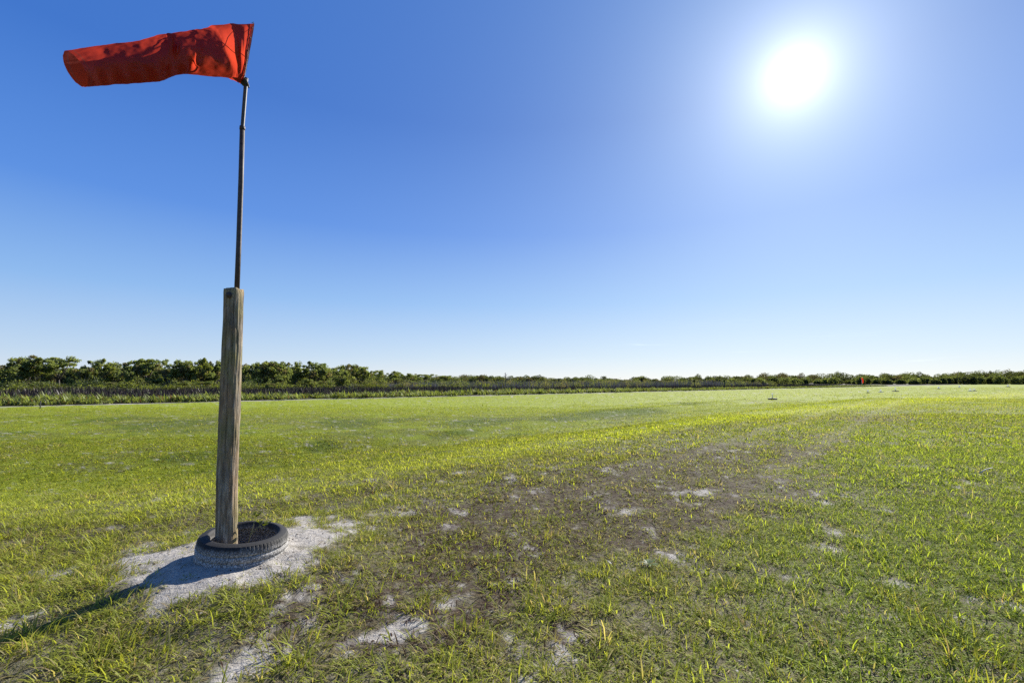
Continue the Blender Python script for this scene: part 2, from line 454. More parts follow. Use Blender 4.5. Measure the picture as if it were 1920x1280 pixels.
    # coarse leafy clumps
    clumps = [(1790, 1200, 1.5), (1840, 1255, 1.5), (1700, 1130, 1.2), (1215, 1085, .9), (1030, 1125, 1.3), (870, 1205, 1.2), (800, 1140, 1.0), (530, 1095, 1.15), (545, 1225, 1.25), (700, 1010, 1.0), (1020, 1005, 1.0), (1400, 1180, 1.1),
              (200, 1085, 1.2), (60, 1200, 1.3), (340, 1155, 1.1), (1570, 1200, 1.2), (250, 1225, 1.3), (1310, 1040, .9), (1112, 1070, .9), (640, 1060, .9), (460, 1120, .9), (920, 1090, .8), (150, 1250, 1.4), (1880, 1120, 1.1), (1480, 1265, 1.2)]
    for px, py, s in clumps:
        c = ground(px, py); n = int(80 * s)
        ang = RNG.random(n) * 6.283; rr = .13 * s * np.sqrt(RNG.random(n)); bx = c[0] + rr * np.cos(ang); by = c[1] + rr * np.sin(ang)
        col = (GREEN2 * .55 + np.array([.25, .24, .06]) * .35) * (.65 + .6 * RNG.random(n))[:, None]
        dd = RNG.random(n) < .2; col[dd] = TAN * .8
        V, Lp, Sz, Cc = blades(bx, by, gh(bx, by), np.pi / 2 - ang + RNG.normal(0, .6, n), (.05 + .045 * RNG.random(n)) * s, .004 + .0035 * RNG.random(n), np.abs(RNG.normal(.45, .3, n)), .4 + 1.2 * RNG.random(n), col, 4)
        VV.append(V); LL.append(Lp + off); SS.append(Sz); CC.append(Cc); off += len(V)
    me = mesh_np('grass', np.concatenate(VV), np.concatenate(LL), np.concatenate(SS), np.concatenate(CC))
    o = link('grass', me, leaf_mat('grass_blade', .48, .008, (1.7, 1.6, .85), .5))
    tag(o, 'patchy sunlit grass with green, yellow and dead brown blades covering the airfield', 'grass', kind='stuff')
    print('grass verts', len(me.vertices))

# ------------------------------------------------------------------ sun and sky
SD = ray(1490, 140); SD = SD / np.linalg.norm(SD)
SUN_EL = math.asin(SD[2]); SUN_AZ = math.atan2(SD[0], SD[1])

EXPO = 1.2
SKY = [(.63, .71, .83), (.47, .62, .83), (.235, .45, .82), (.080, .255, .74), (.031, .160, .59), (.036, .158, .56), (.095, .20, .48)]  # last stop, overhead and out of view, paled to lift the blue shadows
def build_light():
    w = bpy.data.worlds.new('World'); sc.world = w; w.use_nodes = True
    nt = w.node_tree; nt.nodes.clear()
    sky = N(nt, 'ShaderNodeTexSky', sky_type='NISHITA', sun_disc=False)
    sky.sun_elevation = SUN_EL; sky.sun_rotation = SUN_AZ; sky.air_density = 1.0; sky.dust_density = 0.0; sky.ozone_density = 3.0; sky.altitude = 0
    tc = N(nt, 'ShaderNodeTexCoord')
    nrm = N(nt, 'ShaderNodeVectorMath', operation='NORMALIZE'); nt.links.new(tc.outputs['Generated'], nrm.inputs[0])
    vm = N(nt, 'ShaderNodeVectorMath', operation='DOT_PRODUCT'); vm.inputs[1].default_value = tuple(SD)
    nt.links.new(nrm.outputs[0], vm.inputs[0])
    ang = math_(nt, 'ARCCOSINE', math_(nt, 'MINIMUM', vm.outputs['Value'], 1.0))
    sep = N(nt, 'ShaderNodeSeparateXYZ'); nt.links.new(nrm.outputs[0], sep.inputs[0])
    el = math_(nt, 'ARCSINE', sep.outputs['Z'])
    el01 = math_(nt, 'DIVIDE', math_(nt, 'MAXIMUM', el, 0.0), math.radians(90))
    d = lambda a: a / 90.0
    grad = ramp(nt, el01, [(0.0, SKY[0]), (d(2.8), SKY[1]), (d(9.4), SKY[2]), (d(18), SKY[3]), (d(30), SKY[4]), (d(45), SKY[5]), (1.0, SKY[6])])
    def scaled(c, f):
        v = N(nt, 'ShaderNodeVectorMath', operation='SCALE')
        if hasattr(c, 'is_linked'): nt.links.new(c, v.inputs[0])
        else: v.inputs[0].default_value = c
        if hasattr(f, 'is_linked'): nt.links.new(f, v.inputs['Scale'])
        else: v.inputs['Scale'].default_value = f
        return v.outputs[0]
    def addv(a, b):
        v = N(nt, 'ShaderNodeVectorMath', operation='ADD'); nt.links.new(a, v.inputs[0]); nt.links.new(b, v.inputs[1]); return v.outputs[0]
    def ex(k, amp, pw=1.0):
        t = math_(nt, 'DIVIDE', ang, k)
        if pw != 1: t = math_(nt, 'POWER', t, pw)
        return math_(nt, 'MULTIPLY', math_(nt, 'EXPONENT', math_(nt, 'MULTIPLY', t, -1.0)), amp)
    glow = addv(addv(scaled((1, 1, 1), ex(.028, 1.2)), scaled((1.08, .96, .88), ex(.088, .52))), scaled((.74, .97, .82), ex(.23, .50)))
    low = math_(nt, 'MULTIPLY', ex(.45, .60), math_(nt, 'EXPONENT', math_(nt, 'DIVIDE', math_(nt, 'MAXIMUM', el, 0.0), -.35)))
    glow = addv(glow, scaled((.95, .62, .12), low))
    # thin high cirrus streaks near the horizon: stretched noise on the sky dome
    az = math_(nt, 'ARCTAN2', sep.outputs['X'], sep.outputs['Y'])
    cv = N(nt, 'ShaderNodeCombineXYZ'); nt.links.new(math_(nt, 'MULTIPLY', az, 22.0), cv.inputs[0]); nt.links.new(math_(nt, 'MULTIPLY', el, 420.0), cv.inputs[1])
    cn = ramp(nt, noise(nt, cv.outputs[0], 1.0, 6, .65), [(.42, 0.0), (.70, 1.0)])
    cir = None
    for a0, e0, sa, se, sl, amp in ((15.1, 4.4, .9, .10, -.10, .22), (17.0, 4.25, 2.2, .10, -.02, .08), (27.3, 3.2, 1.5, .05, 0, .10), (42.2, 1.9, 1.5, .10, .09, .14), (24, 6.5, 6, .5, .02, .025), (36, 4.6, 5, .35, .03, .03), (8, 2.6, 5, .3, 0, .02)):
        da = math_(nt, 'SUBTRACT', az, math.radians(a0))
        de = math_(nt, 'SUBTRACT', math_(nt, 'SUBTRACT', el, math.radians(e0)), math_(nt, 'MULTIPLY', da, sl))
        g = math_(nt, 'ADD', math_(nt, 'POWER', math_(nt, 'DIVIDE', da, math.radians(sa)), 2.0), math_(nt, 'POWER', math_(nt, 'DIVIDE', de, math.radians(se)), 2.0))
        g = math_(nt, 'MULTIPLY', math_(nt, 'EXPONENT', math_(nt, 'MULTIPLY', g, -1.0)), amp)
        cir = g if cir is None else math_(nt, 'ADD', cir, g)
    cir = math_(nt, 'MULTIPLY', cir, cn)
    tot = addv(scaled(grad, 1.0), glow)
    tot = addv(tot, scaled((1, 1, 1), cir))
    tot = addv(scaled(tot, .92 * 10 / 2 ** EXPO), scaled(sky.outputs[0], .08))
    bg = N(nt, 'ShaderNodeBackground'); bg.inputs['Strength'].default_value = .1
    nt.links.new(tot, bg.inputs['Color'])
    o = N(nt, 'ShaderNodeOutputWorld'); nt.links.new(bg.outputs[0], o.inputs[0])
    L = bpy.data.lights.new('sun', 'SUN'); L.energy = 4.6; L.angle = math.radians(.5); L.color = (1, .95, .87)
    so = bpy.data.objects.new('sun', L); C.objects.link(so)
    so.rotation_euler = Vector(-SD).to_track_quat('-Z', 'Y').to_euler(); so.location = (SD * 60).tolist()

def build_camera():
    cam = bpy.data.cameras.new('camera'); cam.sensor_width = 36; cam.lens = F / 1920 * 36; cam.clip_start = .05; cam.clip_end = 9000
    o = bpy.data.objects.new('camera', cam); C.objects.link(o); o.location = (0, 0, H); o.rotation_euler = (math.pi / 2 + PITCH, 0, 0)
    sc.camera = o

# ------------------------------------------------------------------ tyre, post, pole, windsock
def rubber_mat(name):
    m, nt = newmat(name)
    tc = N(nt, 'ShaderNodeTexCoord').outputs['Object']
    sep = N(nt, 'ShaderNodeSeparateXYZ'); nt.links.new(tc, sep.inputs[0])
    nz = noise(nt, tc, 14, 5, .7); nf = noise(nt, tc, 70, 4, .7)
    vor = N(nt, 'ShaderNodeTexVoronoi', feature='DISTANCE_TO_EDGE'); vor.inputs['Scale'].default_value = 55; nt.links.new(tc, vor.inputs['Vector'])
    hgt = math_(nt, 'ADD', sep.outputs['Z'], math_(nt, 'MULTIPLY', math_(nt, 'SUBTRACT', nz, .5), .09))
    mud = ramp(nt, hgt, [(.180, 1.0), (.228, 0.0)])
    crack = ramp(nt, vor.outputs['Distance'], [(.03, .25), (.12, 1.0)])
    mud = math_(nt, 'MULTIPLY', math_(nt, 'MULTIPLY', mud, crack), ramp(nt, nf, [(.28, .35), (.5, 1.0)]))
    rub = ramp(nt, nf, [(.3, (.010, .010, .010)), (.7, (.028, .027, .026))])
    mudc = ramp(nt, nz, [(.3, (.33, .315, .29)), (.7, (.48, .46, .43))])
    p = N(nt, 'ShaderNodeBsdfPrincipled'); p.inputs['Roughness'].default_value = .7; p.inputs['Specular IOR Level'].default_value = .25
    nt.links.new(mixc(nt, mud, rub, mudc), p.inputs['Base Color'])
    b = N(nt, 'ShaderNodeBump'); b.inputs['Strength'].default_value = .5; b.inputs['Distance'].default_value = .006
    nt.links.new(math_(nt, 'ADD', mud, math_(nt, 'MULTIPLY', nf, .4)), b.inputs['Height']); nt.links.new(b.outputs[0], p.inputs['Normal'])
    o = N(nt, 'ShaderNodeOutputMaterial'); nt.links.new(p.outputs[0], o.inputs[0])
    return m

def lathe_np(prof, seg, fn=None):
    th = np.arange(seg) / seg * 2 * np.pi
    pr = np.array(prof); R = np.repeat(pr[:, :1], seg, 1); Zz = np.repeat(pr[:, 1:2], seg, 1)
    if fn is not None: R, Zz = fn(R, Zz, np.repeat(np.arange(seg)[None], len(pr), 0))
    V = np.stack([R * np.cos(th), R * np.sin(th), Zz], -1).reshape(-1, 3)
    return V, grid_faces(len(pr), seg, True)

TYRE_R, TYRE_H = .292, .245
def build_tyre():
    z0 = .257 - TYRE_H
    root = empty('tyre', (TYRE[0], TYRE[1], z0)); root.rotation_euler = (math.radians(.7), math.radians(4.4), 0)
    tag(root, 'old black car tyre caked in pale mud around the foot of the post', 'tyre')
    rb = rubber_mat('tyre_rubber')
    R = TYRE_R; h = TYRE_H
    # tread band with shoulder blocks and circumferential grooves
    prof = [(R - .020, h - .006), (R - .012, h - .016), (R - .005, h - .030), (R - .002, h - .050), (R - .001, h - .062), (R - .009, h - .064), (R - .009, h - .070), (R, h - .072),
            (R, h - .105), (R - .004, h - .107), (R - .004, h - .114), (R, h - .116), (R, h - .15), (R - .003, h - .152), (R - .003, h - .158), (R, h - .16), (R - .002, .035), (R - .01, .012), (R - .03, 0)]
    def fn(Rr, Zz, k):
        g = (k % 6) < 1
        sh = (Zz > h - .060)
        mid = ((k + (Zz * 400).astype(int)) % 12) < 1
        wear = .25 + .75 * vn(k * .11, k * 0, 77)
        return Rr - np.where(g & sh, .006 * wear, 0) - np.where(mid & ~sh, .003 * wear, 0), Zz
    V, f = lathe_np(prof, 420, fn)
    link('tread', mesh_np('tread', V, f[:, ::-1].ravel(), np.full(len(f), 4)), rb, root)
    def side(zf):
        return [(R - .020, zf(h - .006)), (R - .036, zf(h - .001)), (R - .05, zf(h + .001)), (R - .062, zf(h + .004)), (R - .066, zf(h + .002)), (R - .072, zf(h - .003)), (R - .078, zf(h - .010)), (R - .081, zf(h - .018)), (R - .083, zf(h - .022)), (R - .084, zf(h - .028)), (R - .082, zf(h - .038)),
                (R - .086, zf(h - .042)), (R - .075, zf(h - .036)), (R - .055, zf(h - .026)), (R - .035, zf(h - .03)), (R - .02, zf(h - .06)), (R - .018, zf(h * .5))]
    V, f = lathe_np(side(lambda z: z), 140)
    link('sidewall', mesh_np('sidewall', V, f[:, ::-1].ravel(), np.full(len(f), 4), smooth=True), rb, root)
    V, f = lathe_np(side(lambda z: h - z), 140)
    link('sidewall', mesh_np('sidewall', V, f.ravel(), np.full(len(f), 4), smooth=True), rb, root)

def wood_mat():
    m, nt = newmat('weathered_post_wood')
    tc = N(nt, 'ShaderNodeTexCoord').outputs['Object']
    v1 = mapping(nt, tc, (1, 1, .075)); v2 = mapping(nt, tc, (1, 1, .22)); v3 = mapping(nt, tc, (1, 1, .45))
    g1 = noise(nt, v1, 75, 6, .65); g2 = noise(nt, v2, 26, 5, .6); g3 = noise(nt, v3, 9, 5, .6); gl = noise(nt, v3, 5.0, 4, .6)
    col = ramp(nt, g1, [(.28, (.055, .044, .032)), (.45, (.18, .152, .112)), (.6, (.32, .28, .22)), (.78, (.46, .415, .34))])
    col = mixc(nt, ramp(nt, g2, [(.42, 0.0), (.62, .75)]), col, (.085, .062, .042))
    col = mixc(nt, ramp(nt, g3, [(.42, 0.0), (.66, .6)]), col, (.36, .23, .12))
    col = mixc(nt, ramp(nt, gl, [(.48, 0.0), (.66, .65)]), col, (.21, .20, .06))
    p = N(nt, 'ShaderNodeBsdfPrincipled'); p.inputs['Roughness'].default_value = .9; p.inputs['Specular IOR Level'].default_value = .15
    nt.links.new(col, p.inputs['Base Color'])
    b = N(nt, 'ShaderNodeBump'); b.inputs['Strength'].default_value = .9; b.inputs['Distance'].default_value = .012
    nt.links.new(math_(nt, 'ADD', g1, g2), b.inputs['Height']); nt.links.new(b.outputs[0], p.inputs['Normal'])
    o = N(nt, 'ShaderNodeOutputMaterial'); nt.links.new(p.outputs[0], o.inputs[0])
    return m

POST_Y = 3.33
def build_mast():
    pb = at(425, 1012, POST_Y); pt = at(438.5, 541, POST_Y)
    zb = ghs(pb[0], pb[1]) - .15
    base = np.array([pb[0] - .004, POST_Y, zb])
    root = empty('windsock_mast', base.tolist())
    tag(root, 'weathered timber post with thin steel pole on top, standing inside a tyre', 'post')
    hgt = pt[2] - zb; n = 150; seg = 96
    t = np.linspace(0, 1, n); th = np.arange(seg) / seg * 2 * np.pi
    T, TH = np.meshgrid(t, th, indexing='ij')
    pxs = np.array([1012, 900, 800, 700, 620, 541.]); 
    cxp = np.array([425, 426.0, 429.5, 433, 436, 438.5])
    zz = np.array([at(425, y, POST_Y)[2] for y in pxs]) - zb; xx = np.array([at(x, y, POST_Y)[0] for x, y in zip(cxp, pxs)]) - base[0]
    cx = np.interp(T * hgt, zz, xx)
    r = .0690 - .0055 * T
    A = TH * 4.0
    grain = (fbm(TH * 9 / 1.0, T * 9, 41, 3) - .5) * .008 + (fbm(TH * 2.0, T * 5.0, 43, 3) - .5) * .010
    crack = np.zeros_like(T)
    for a0, s0, e0, dpt, wd in ((4.15, .05, .98, .012, .05), (5.0, .3, .8, .010, .04), (4.6, .55, 1.0, .009, .04), (3.7, .1, .5, .007, .04), (5.6, 0, .6, .008, .05), (5.3, .7, 1.0, .010, .05), (3.2, .4, .9, .006, .04)):
        aa = a0 + .10 * (fbm(T * 3, T * 0 + a0, 51) - .5)
        dd = np.abs((TH - aa + np.pi) % (2 * np.pi) - np.pi)
        crack += dpt * np.clip(1 - dd / wd, 0, 1) * ss(s0, s0 + .06, T) * (1 - ss(e0 - .06, e0 + .001, T))
    knot = np.exp(-(((TH - 4.9) / .16) ** 2 + ((T * hgt - .42) / .05) ** 2)) * .010
    # chipped top rim
    top = ss(.985, 1.0, T) * (.002 + .006 * vn(TH * 3, T * 0, 61))
    R = r + grain - crack - knot - top
    zt = T * hgt - ss(.97, 1, T) * .008 * vn(TH * 2.2 + 5, T * 0, 63)
    V = np.stack([cx + R * np.cos(TH), R * np.sin(TH), zt], -1).reshape(-1, 3)
    f = grid_faces(n, seg, True)
    # the end grain: a slightly dished cap
    rings = [V]; faces = [f.ravel()]; sizes = [np.full(len(f), 4)]
    last = V[-seg:]; ctr = last.mean(0)
    cap = ctr + (last - ctr) * .5; cap[:, 2] = last[:, 2] * .4 + (hgt - .012) * .6
    V = np.concatenate([V, cap, [ctr - np.array([0, 0, .008])]])
    o1 = (n - 1) * seg; o2 = n * seg; k = np.arange(seg); k2 = (k + 1) % seg
    faces.append(np.stack([o1 + k, o1 + k2, o2 + k2, o2 + k], -1).ravel()); sizes.append(np.full(seg, 4))
    faces.append(np.stack([o2 + k, o2 + k2, np.full(seg, o2 + seg)], -1).ravel()); sizes.append(np.full(seg, 3))
    me = mesh_np('wooden_post', V, np.concatenate(faces), np.concatenate(sizes), smooth=True)
    post = link('wooden_post', me, wood_mat(), root)
    steel_dark = plain('rusty_dark_steel', (.040, .028, .025), .65, 0, 30, .5, .2)
    steel = plain('grey_steel_tube', (.045, .044, .043), .6, 0, 40, .3, .1)
    black = plain('black_tape', (.012, .012, .012), .6, 0, 60, .4, .3)
    # bolt through the post head
    bp = at(440, 556, POST_Y) - base
    b = MB(); yb = -.072
    b.lathe([(.0, .012), (.012, .011), (.014, .006), (.014, 0), (.022, 0), (.022, -.004), (.0, -.004)], 12)
    bm = b.mesh('bolt'); bo = link('bolt', bm, steel_dark, post); bo.location = (bp[0], yb, bp[2]); bo.rotation_euler = (math.pi / 2, 0, 0)
    p0 = at(443.5, 560, POST_Y) - base; p1 = at(454.3, 242, POST_Y) - base; p2 = at(461.2, 154, POST_Y) - base; p3 = at(461.9, 147, POST_Y) - base
    lo = MB(); m_ = lambda a, c, k: a + (c - a) * k
    lo.tube([p0, m_(p0, p1, .3) + [.003, 0, 0], m_(p0, p1, .7) + [.003, 0, 0], p1], [.0178, .0178, .0178, .0172], 20); lo.build('pole', steel_dark, root)
    up = MB(); up.tube([m_(p0, p1, .95), p1, p2, p3], .0135, 20); up.build('pole', steel, root)
    cl = MB(); q = m_(p1, p2, -.02); cl.tube([q, m_(p1, p2, .05)], .0195, 20); cl.build('collar', steel_dark, root)
    return base

def fabric_mat():
    m, nt = newmat('orange_nylon')
    tc = N(nt, 'ShaderNodeTexCoord').outputs['Object']
    n1 = noise(nt, tc, 9, 5, .6)
    col = ramp(nt, n1, [(.3, (.125, .012, .006)), (.7, (.165, .016, .007))])
    a = N(nt, 'ShaderNodeAttribute', attribute_name='seam').outputs['Fac']
    col = mixc(nt, math_(nt, 'MULTIPLY', a, .85), col, (.10, .022, .016))
    d = N(nt, 'ShaderNodeBsdfDiffuse'); t = N(nt, 'ShaderNodeBsdfTranslucent'); g = N(nt, 'ShaderNodeBsdfGlossy'); g.inputs['Roughness'].default_value = .5
    nt.links.new(col, d.inputs['Color']); nt.links.new(mixc(nt, 1.0, col, (4.9, 4.7, 4.4), 'MULTIPLY'), t.inputs['Color'])
    g.inputs['Color'].default_value = (.8, .8, .9, 1)
    w = N(nt, 'ShaderNodeTexWave', wave_type='BANDS', bands_direction='DIAGONAL'); w.inputs['Scale'].default_value = 160; nt.links.new(tc, w.inputs['Vector'])
    nw = noise(nt, tc, 28, 4, .6)
    b = N(nt, 'ShaderNodeBump'); b.inputs['Strength'].default_value = .35; b.inputs['Distance'].default_value = .006; nt.links.new(nw, b.inputs['Height'])
    for q in (d, g): nt.links.new(b.outputs[0], q.inputs['Normal'])
    m1 = N(nt, 'ShaderNodeMixShader'); m1.inputs[0].default_value = .5; nt.links.new(d.outputs[0], m1.inputs[1]); nt.links.new(t.outputs[0], m1.inputs[2])
    m2 = N(nt, 'ShaderNodeMixShader'); m2.inputs[0].default_value = .022; nt.links.new(m1.outputs[0], m2.inputs[1]); nt.links.new(g.outputs[0], m2.inputs[2])
    o = N(nt, 'ShaderNodeOutputMaterial'); nt.links.new(m2.outputs[0], o.inputs[0])
    return m

SOCK_T = math.radians(54)
def build_windsock():
    M = at(466, 102, POST_Y)
    ax = np.array([-math.cos(SOCK_T), -math.sin(SOCK_T), 0]); nn = np.array([math.sin(SOCK_T), -math.cos(SOCK_T), 0])
    cam = np.array([0, 0, H])
    def onplane(px, py):
        d = ray(px, py); k = np.dot(M - cam, nn) / np.dot(d, nn); return cam + d * k
    rows = [((476, 53), (457, 151.5)), ((458, 52), (453, 152.5)), ((428, 51), (444, 149)), ((395, 50.5), (435, 145)), ((389, 54.5), (431, 144.6)), ((370, 57), (398, 141.6)),
            ((350, 60), (364, 137.5)), ((344, 61), (357, 137)), ((322, 63.5), (333, 139.5)), ((301, 66), (311, 148.5)), ((294, 68), (303, 151.5)), ((256, 79), (266, 154)), ((221, 83.5), (233, 155.5)), ((178, 87), (195, 160)), ((121, 97), (162, 164))]
    T = np.array([onplane(*a) for a, b in rows]); B = np.array([onplane(*b) for a, b in rows])
    s = np.concatenate([[0], np.cumsum([np.linalg.norm((T[i + 1] + B[i + 1] - T[i] - B[i]) / 2) for i in range(len(rows) - 1)])])
    Ltot = s[-1]
    nr, seg = 220, 128
    S = np.linspace(0, Ltot, nr)
    def interp(A):
        out = np.stack([np.interp(S, s, A[:, k]) for k in range(3)], -1)
        ker = np.array([1, 2, 1.]) / 4
        for _ in range(1):
            p = out.copy(); p[1:-1] = .25 * out[:-2] + .5 * out[1:-1] + .25 * out[2:]; out = p
        return out
    Tt, Bb = interp(T), interp(B)
    Cc = (Tt + Bb) / 2; U = (Tt - Bb) / 2; hU = np.linalg.norm(U, axis=1)
    wid = hU * np.interp(S / Ltot, [0, .15, .3, .6, 1], [.74, .80, .82, .8, .85])
    th = np.arange(seg) / seg * 2 * np.pi
    SS, TH = np.meshgrid(S, th, indexing='ij')
    V = Cc[:, None, :] + U[:, None, :] * np.cos(TH)[..., None] + nn * (wid[:, None] * np.sin(TH))[..., None]
    # folds (theta = pi/2 faces the camera): saw-tooth ridges facing the mouth
    nrm = (U / hU[:, None])[:, None, :] * np.cos(TH)[..., None] + nn * np.sin(TH)[..., None]
    disp = np.zeros_like(SS)
    def ridge(s0, slope, amp, rise, fall, tc, tw, side=1):
        c = s0 + slope * (TH - tc)
        d = SS - c
        k = np.where(d < 0, np.clip(1 + d / rise, 0, 1), np.clip(1 - d / fall, 0, 1))
        k = k * k * (3 - 2 * k)
        return amp * k * np.exp(-((TH - tc) / tw) ** 2)
    s3, s6, s9 = s[3], s[6], s[9]
    pk = np.array([s[0], s[1] * .4, s[1] * 1.0, s[1] * .7 + s[2] * .3, s[3] - .085, s[3] - .005, s[3] + .010, s[5], s[7], Ltot]); pv = np.array([0, .002, -.026, -.024, .020, -.034, -.040, -.022, -.008, 0])
    disp += np.interp(SS, pk, pv) * np.exp(-((TH - 1.6) / .8) ** 2)
    disp += ridge(s9 - .010, .02, .040, .05, .012, 1.22, .42) + ridge(s9 - .050, .03, .026, .04, .014, 1.65, .28)
    disp += ridge(s6 - .005, .02, .020, .05, .012, 1.75, .36) + ridge(s6 + .005, .0, .014, .03, .012, 2.35, .22)
    disp += ridge(s[1] + .02, -.05, .016, .05, .05, 1.5, .8)
    disp -= ridge(s6 + .03, 0, .02, .05, .03, 2.7, .35) + ridge(s[10] - .02, .0, .014, .03, .03, 2.5, .3)
    disp += 0.013 * (fbm(SS * 8, TH * 1.4, 71, 3) - .5) * ss(.0, .08, SS) + .006 * (fbm(SS * 22, TH * 5, 73, 2) - .5)
    # soft sag ripples along the underside
    disp += .005 * np.sin(SS * 62 + TH * 2.5) * np.exp(-((TH - 2.6) / .5) ** 2) * ss(.35, .5, SS)
    V = V + nrm * disp[..., None]
    V = V + ax * (np.sin(TH) * .062 * (1 - ss(0, s3 * 1.5, SS)))[..., None]
    V = V - ax * (np.sin(TH) * .014 * ss(Ltot * .72, Ltot, SS))[..., None]
    seam = np.maximum((SS > Ltot - .022) * .0 + (np.abs(SS - (Ltot - .022)) < .004), (SS < .007) * 1.0)
    Vf = V.reshape(-1, 3); f = grid_faces(nr, seg, True)
    o0 = np.array([M[0], M[1], M[2] - .2])
    root = empty('windsock', o0.tolist())
    tag(root, 'tattered orange windsock blowing left from the top of the near steel pole', 'windsock')
    me = mesh_np('fabric_sleeve', Vf - o0, f.ravel(), np.full(len(f), 4), smooth=True)
    at_ = me.attributes.new('seam', 'FLOAT', 'POINT'); at_.data.foreach_set('value', seam.ravel().astype(np.float32))
    sl = link('fabric_sleeve', me, fabric_mat(), root)
    black = bpy.data.materials['black_tape']
    # mouth hoop
    ring = V[2] - o0 + (Cc[2] - V[2]) * .03
    hp = MB(); pts = [p for p in ring[::4]]; pts.append(pts[0]); hp.tube(pts, .004, 8, cap=False); hp.build('hoop', black, root)
    # second inner hoop and the spokes between them
    k2 = int(np.searchsorted(S, s3)); ring2 = V[k2] - o0 + (Cc[k2] - V[k2]) * .22
    h2 = MB(); pts = [p for p in ring2[::4]]; pts.append(pts[0]); h2.tube(pts, .0035, 6, cap=False)
    h2.build('inner_hoop', black, root)
    for a, b_ in ((22, 40), (90, 96), (44, 20)):
        w = MB(); w.tube([ring[a], ring[a] * .5 + ring2[b_] * .5, ring2[b_]], 0.0022, 6); w.build('stay_wire', black, root)
    # lacing knots round the mouth
    kn = MB()
    for j in range(4, seg, 9):
        p = V[1][j] - o0; c = Cc[1] - o0; d = (p - c) / np.linalg.norm(p - c)
        kn = MB()
        kn.tube([p - d * .010 - ax * .004, p + d * .003 - ax * .001, p + d * .002 + ax * .012], .0024, 6)
        kn.tube([p + d * .002, p + d * .009 + ax * .003 + np.array([0, 0, .004])], .002, 5)
        kn.build('lacing_knot', black, root)
    tie = MB(); zz = Bb[0] - o0
    pp = at(460.5, 160, POST_Y) - o0
    for j in range(7):
        a = j / 6
        c = pp * (1 - a) + (zz + np.array([0, 0, .01])) * a
        tie.tube([c + np.array([math.cos(q) * .020, math.sin(q) * .020, .004 * math.sin(q * 1.0 + j)]) for q in np.linspace(0, 2 * math.pi, 13)], .0058, 7, cap=False)
    tie.tube([pp + [.016, -.01, .0], pp + [.030, -.012, -.012], pp + [.034, -.012, -.03]], .005, 6)
    tie.tube([pp + [-.016, -.012, .01], pp + [-.026, -.014, .0]], .005, 6)
    tie.build('tie_cord', black, root)

# ------------------------------------------------------------------ small things on the ground
def leafmesh(MBv, base, dirv, L, w, up=.3):
    pass

def leaf_blades(spec, name, mat, parent=None, at_=None):
    """spec: list of (x,y,z,head,L,w,a0,a1,color)"""
    A = [np.array([q[k] for q in spec], float) for k in range(8)]
    col = np.array([q[8] for q in spec], float)
    V, Lp, Sz, Cc = blades(A[0], A[1], A[2], A[3], A[4], A[5], A[6], A[7], col, 4)
    # widen the middle like a leaf
    n = len(spec); V = V.reshape(n, 9, 3)
    for k, m_ in ((0, .25), (1, .95), (2, 1.35), (3, 1.25)):
        c = (V[:, 2 * k] + V[:, 2 * k + 1]) / 2
        V[:, 2 * k] = c + (V[:, 2 * k] - c) * m_; V[:, 2 * k + 1] = c + (V[:, 2 * k + 1] - c) * m_
    if at_ is not None: V = V - np.array(at_)
    return link(name, mesh_np(name, V.reshape(-1, 3), Lp, Sz, Cc), mat, parent)

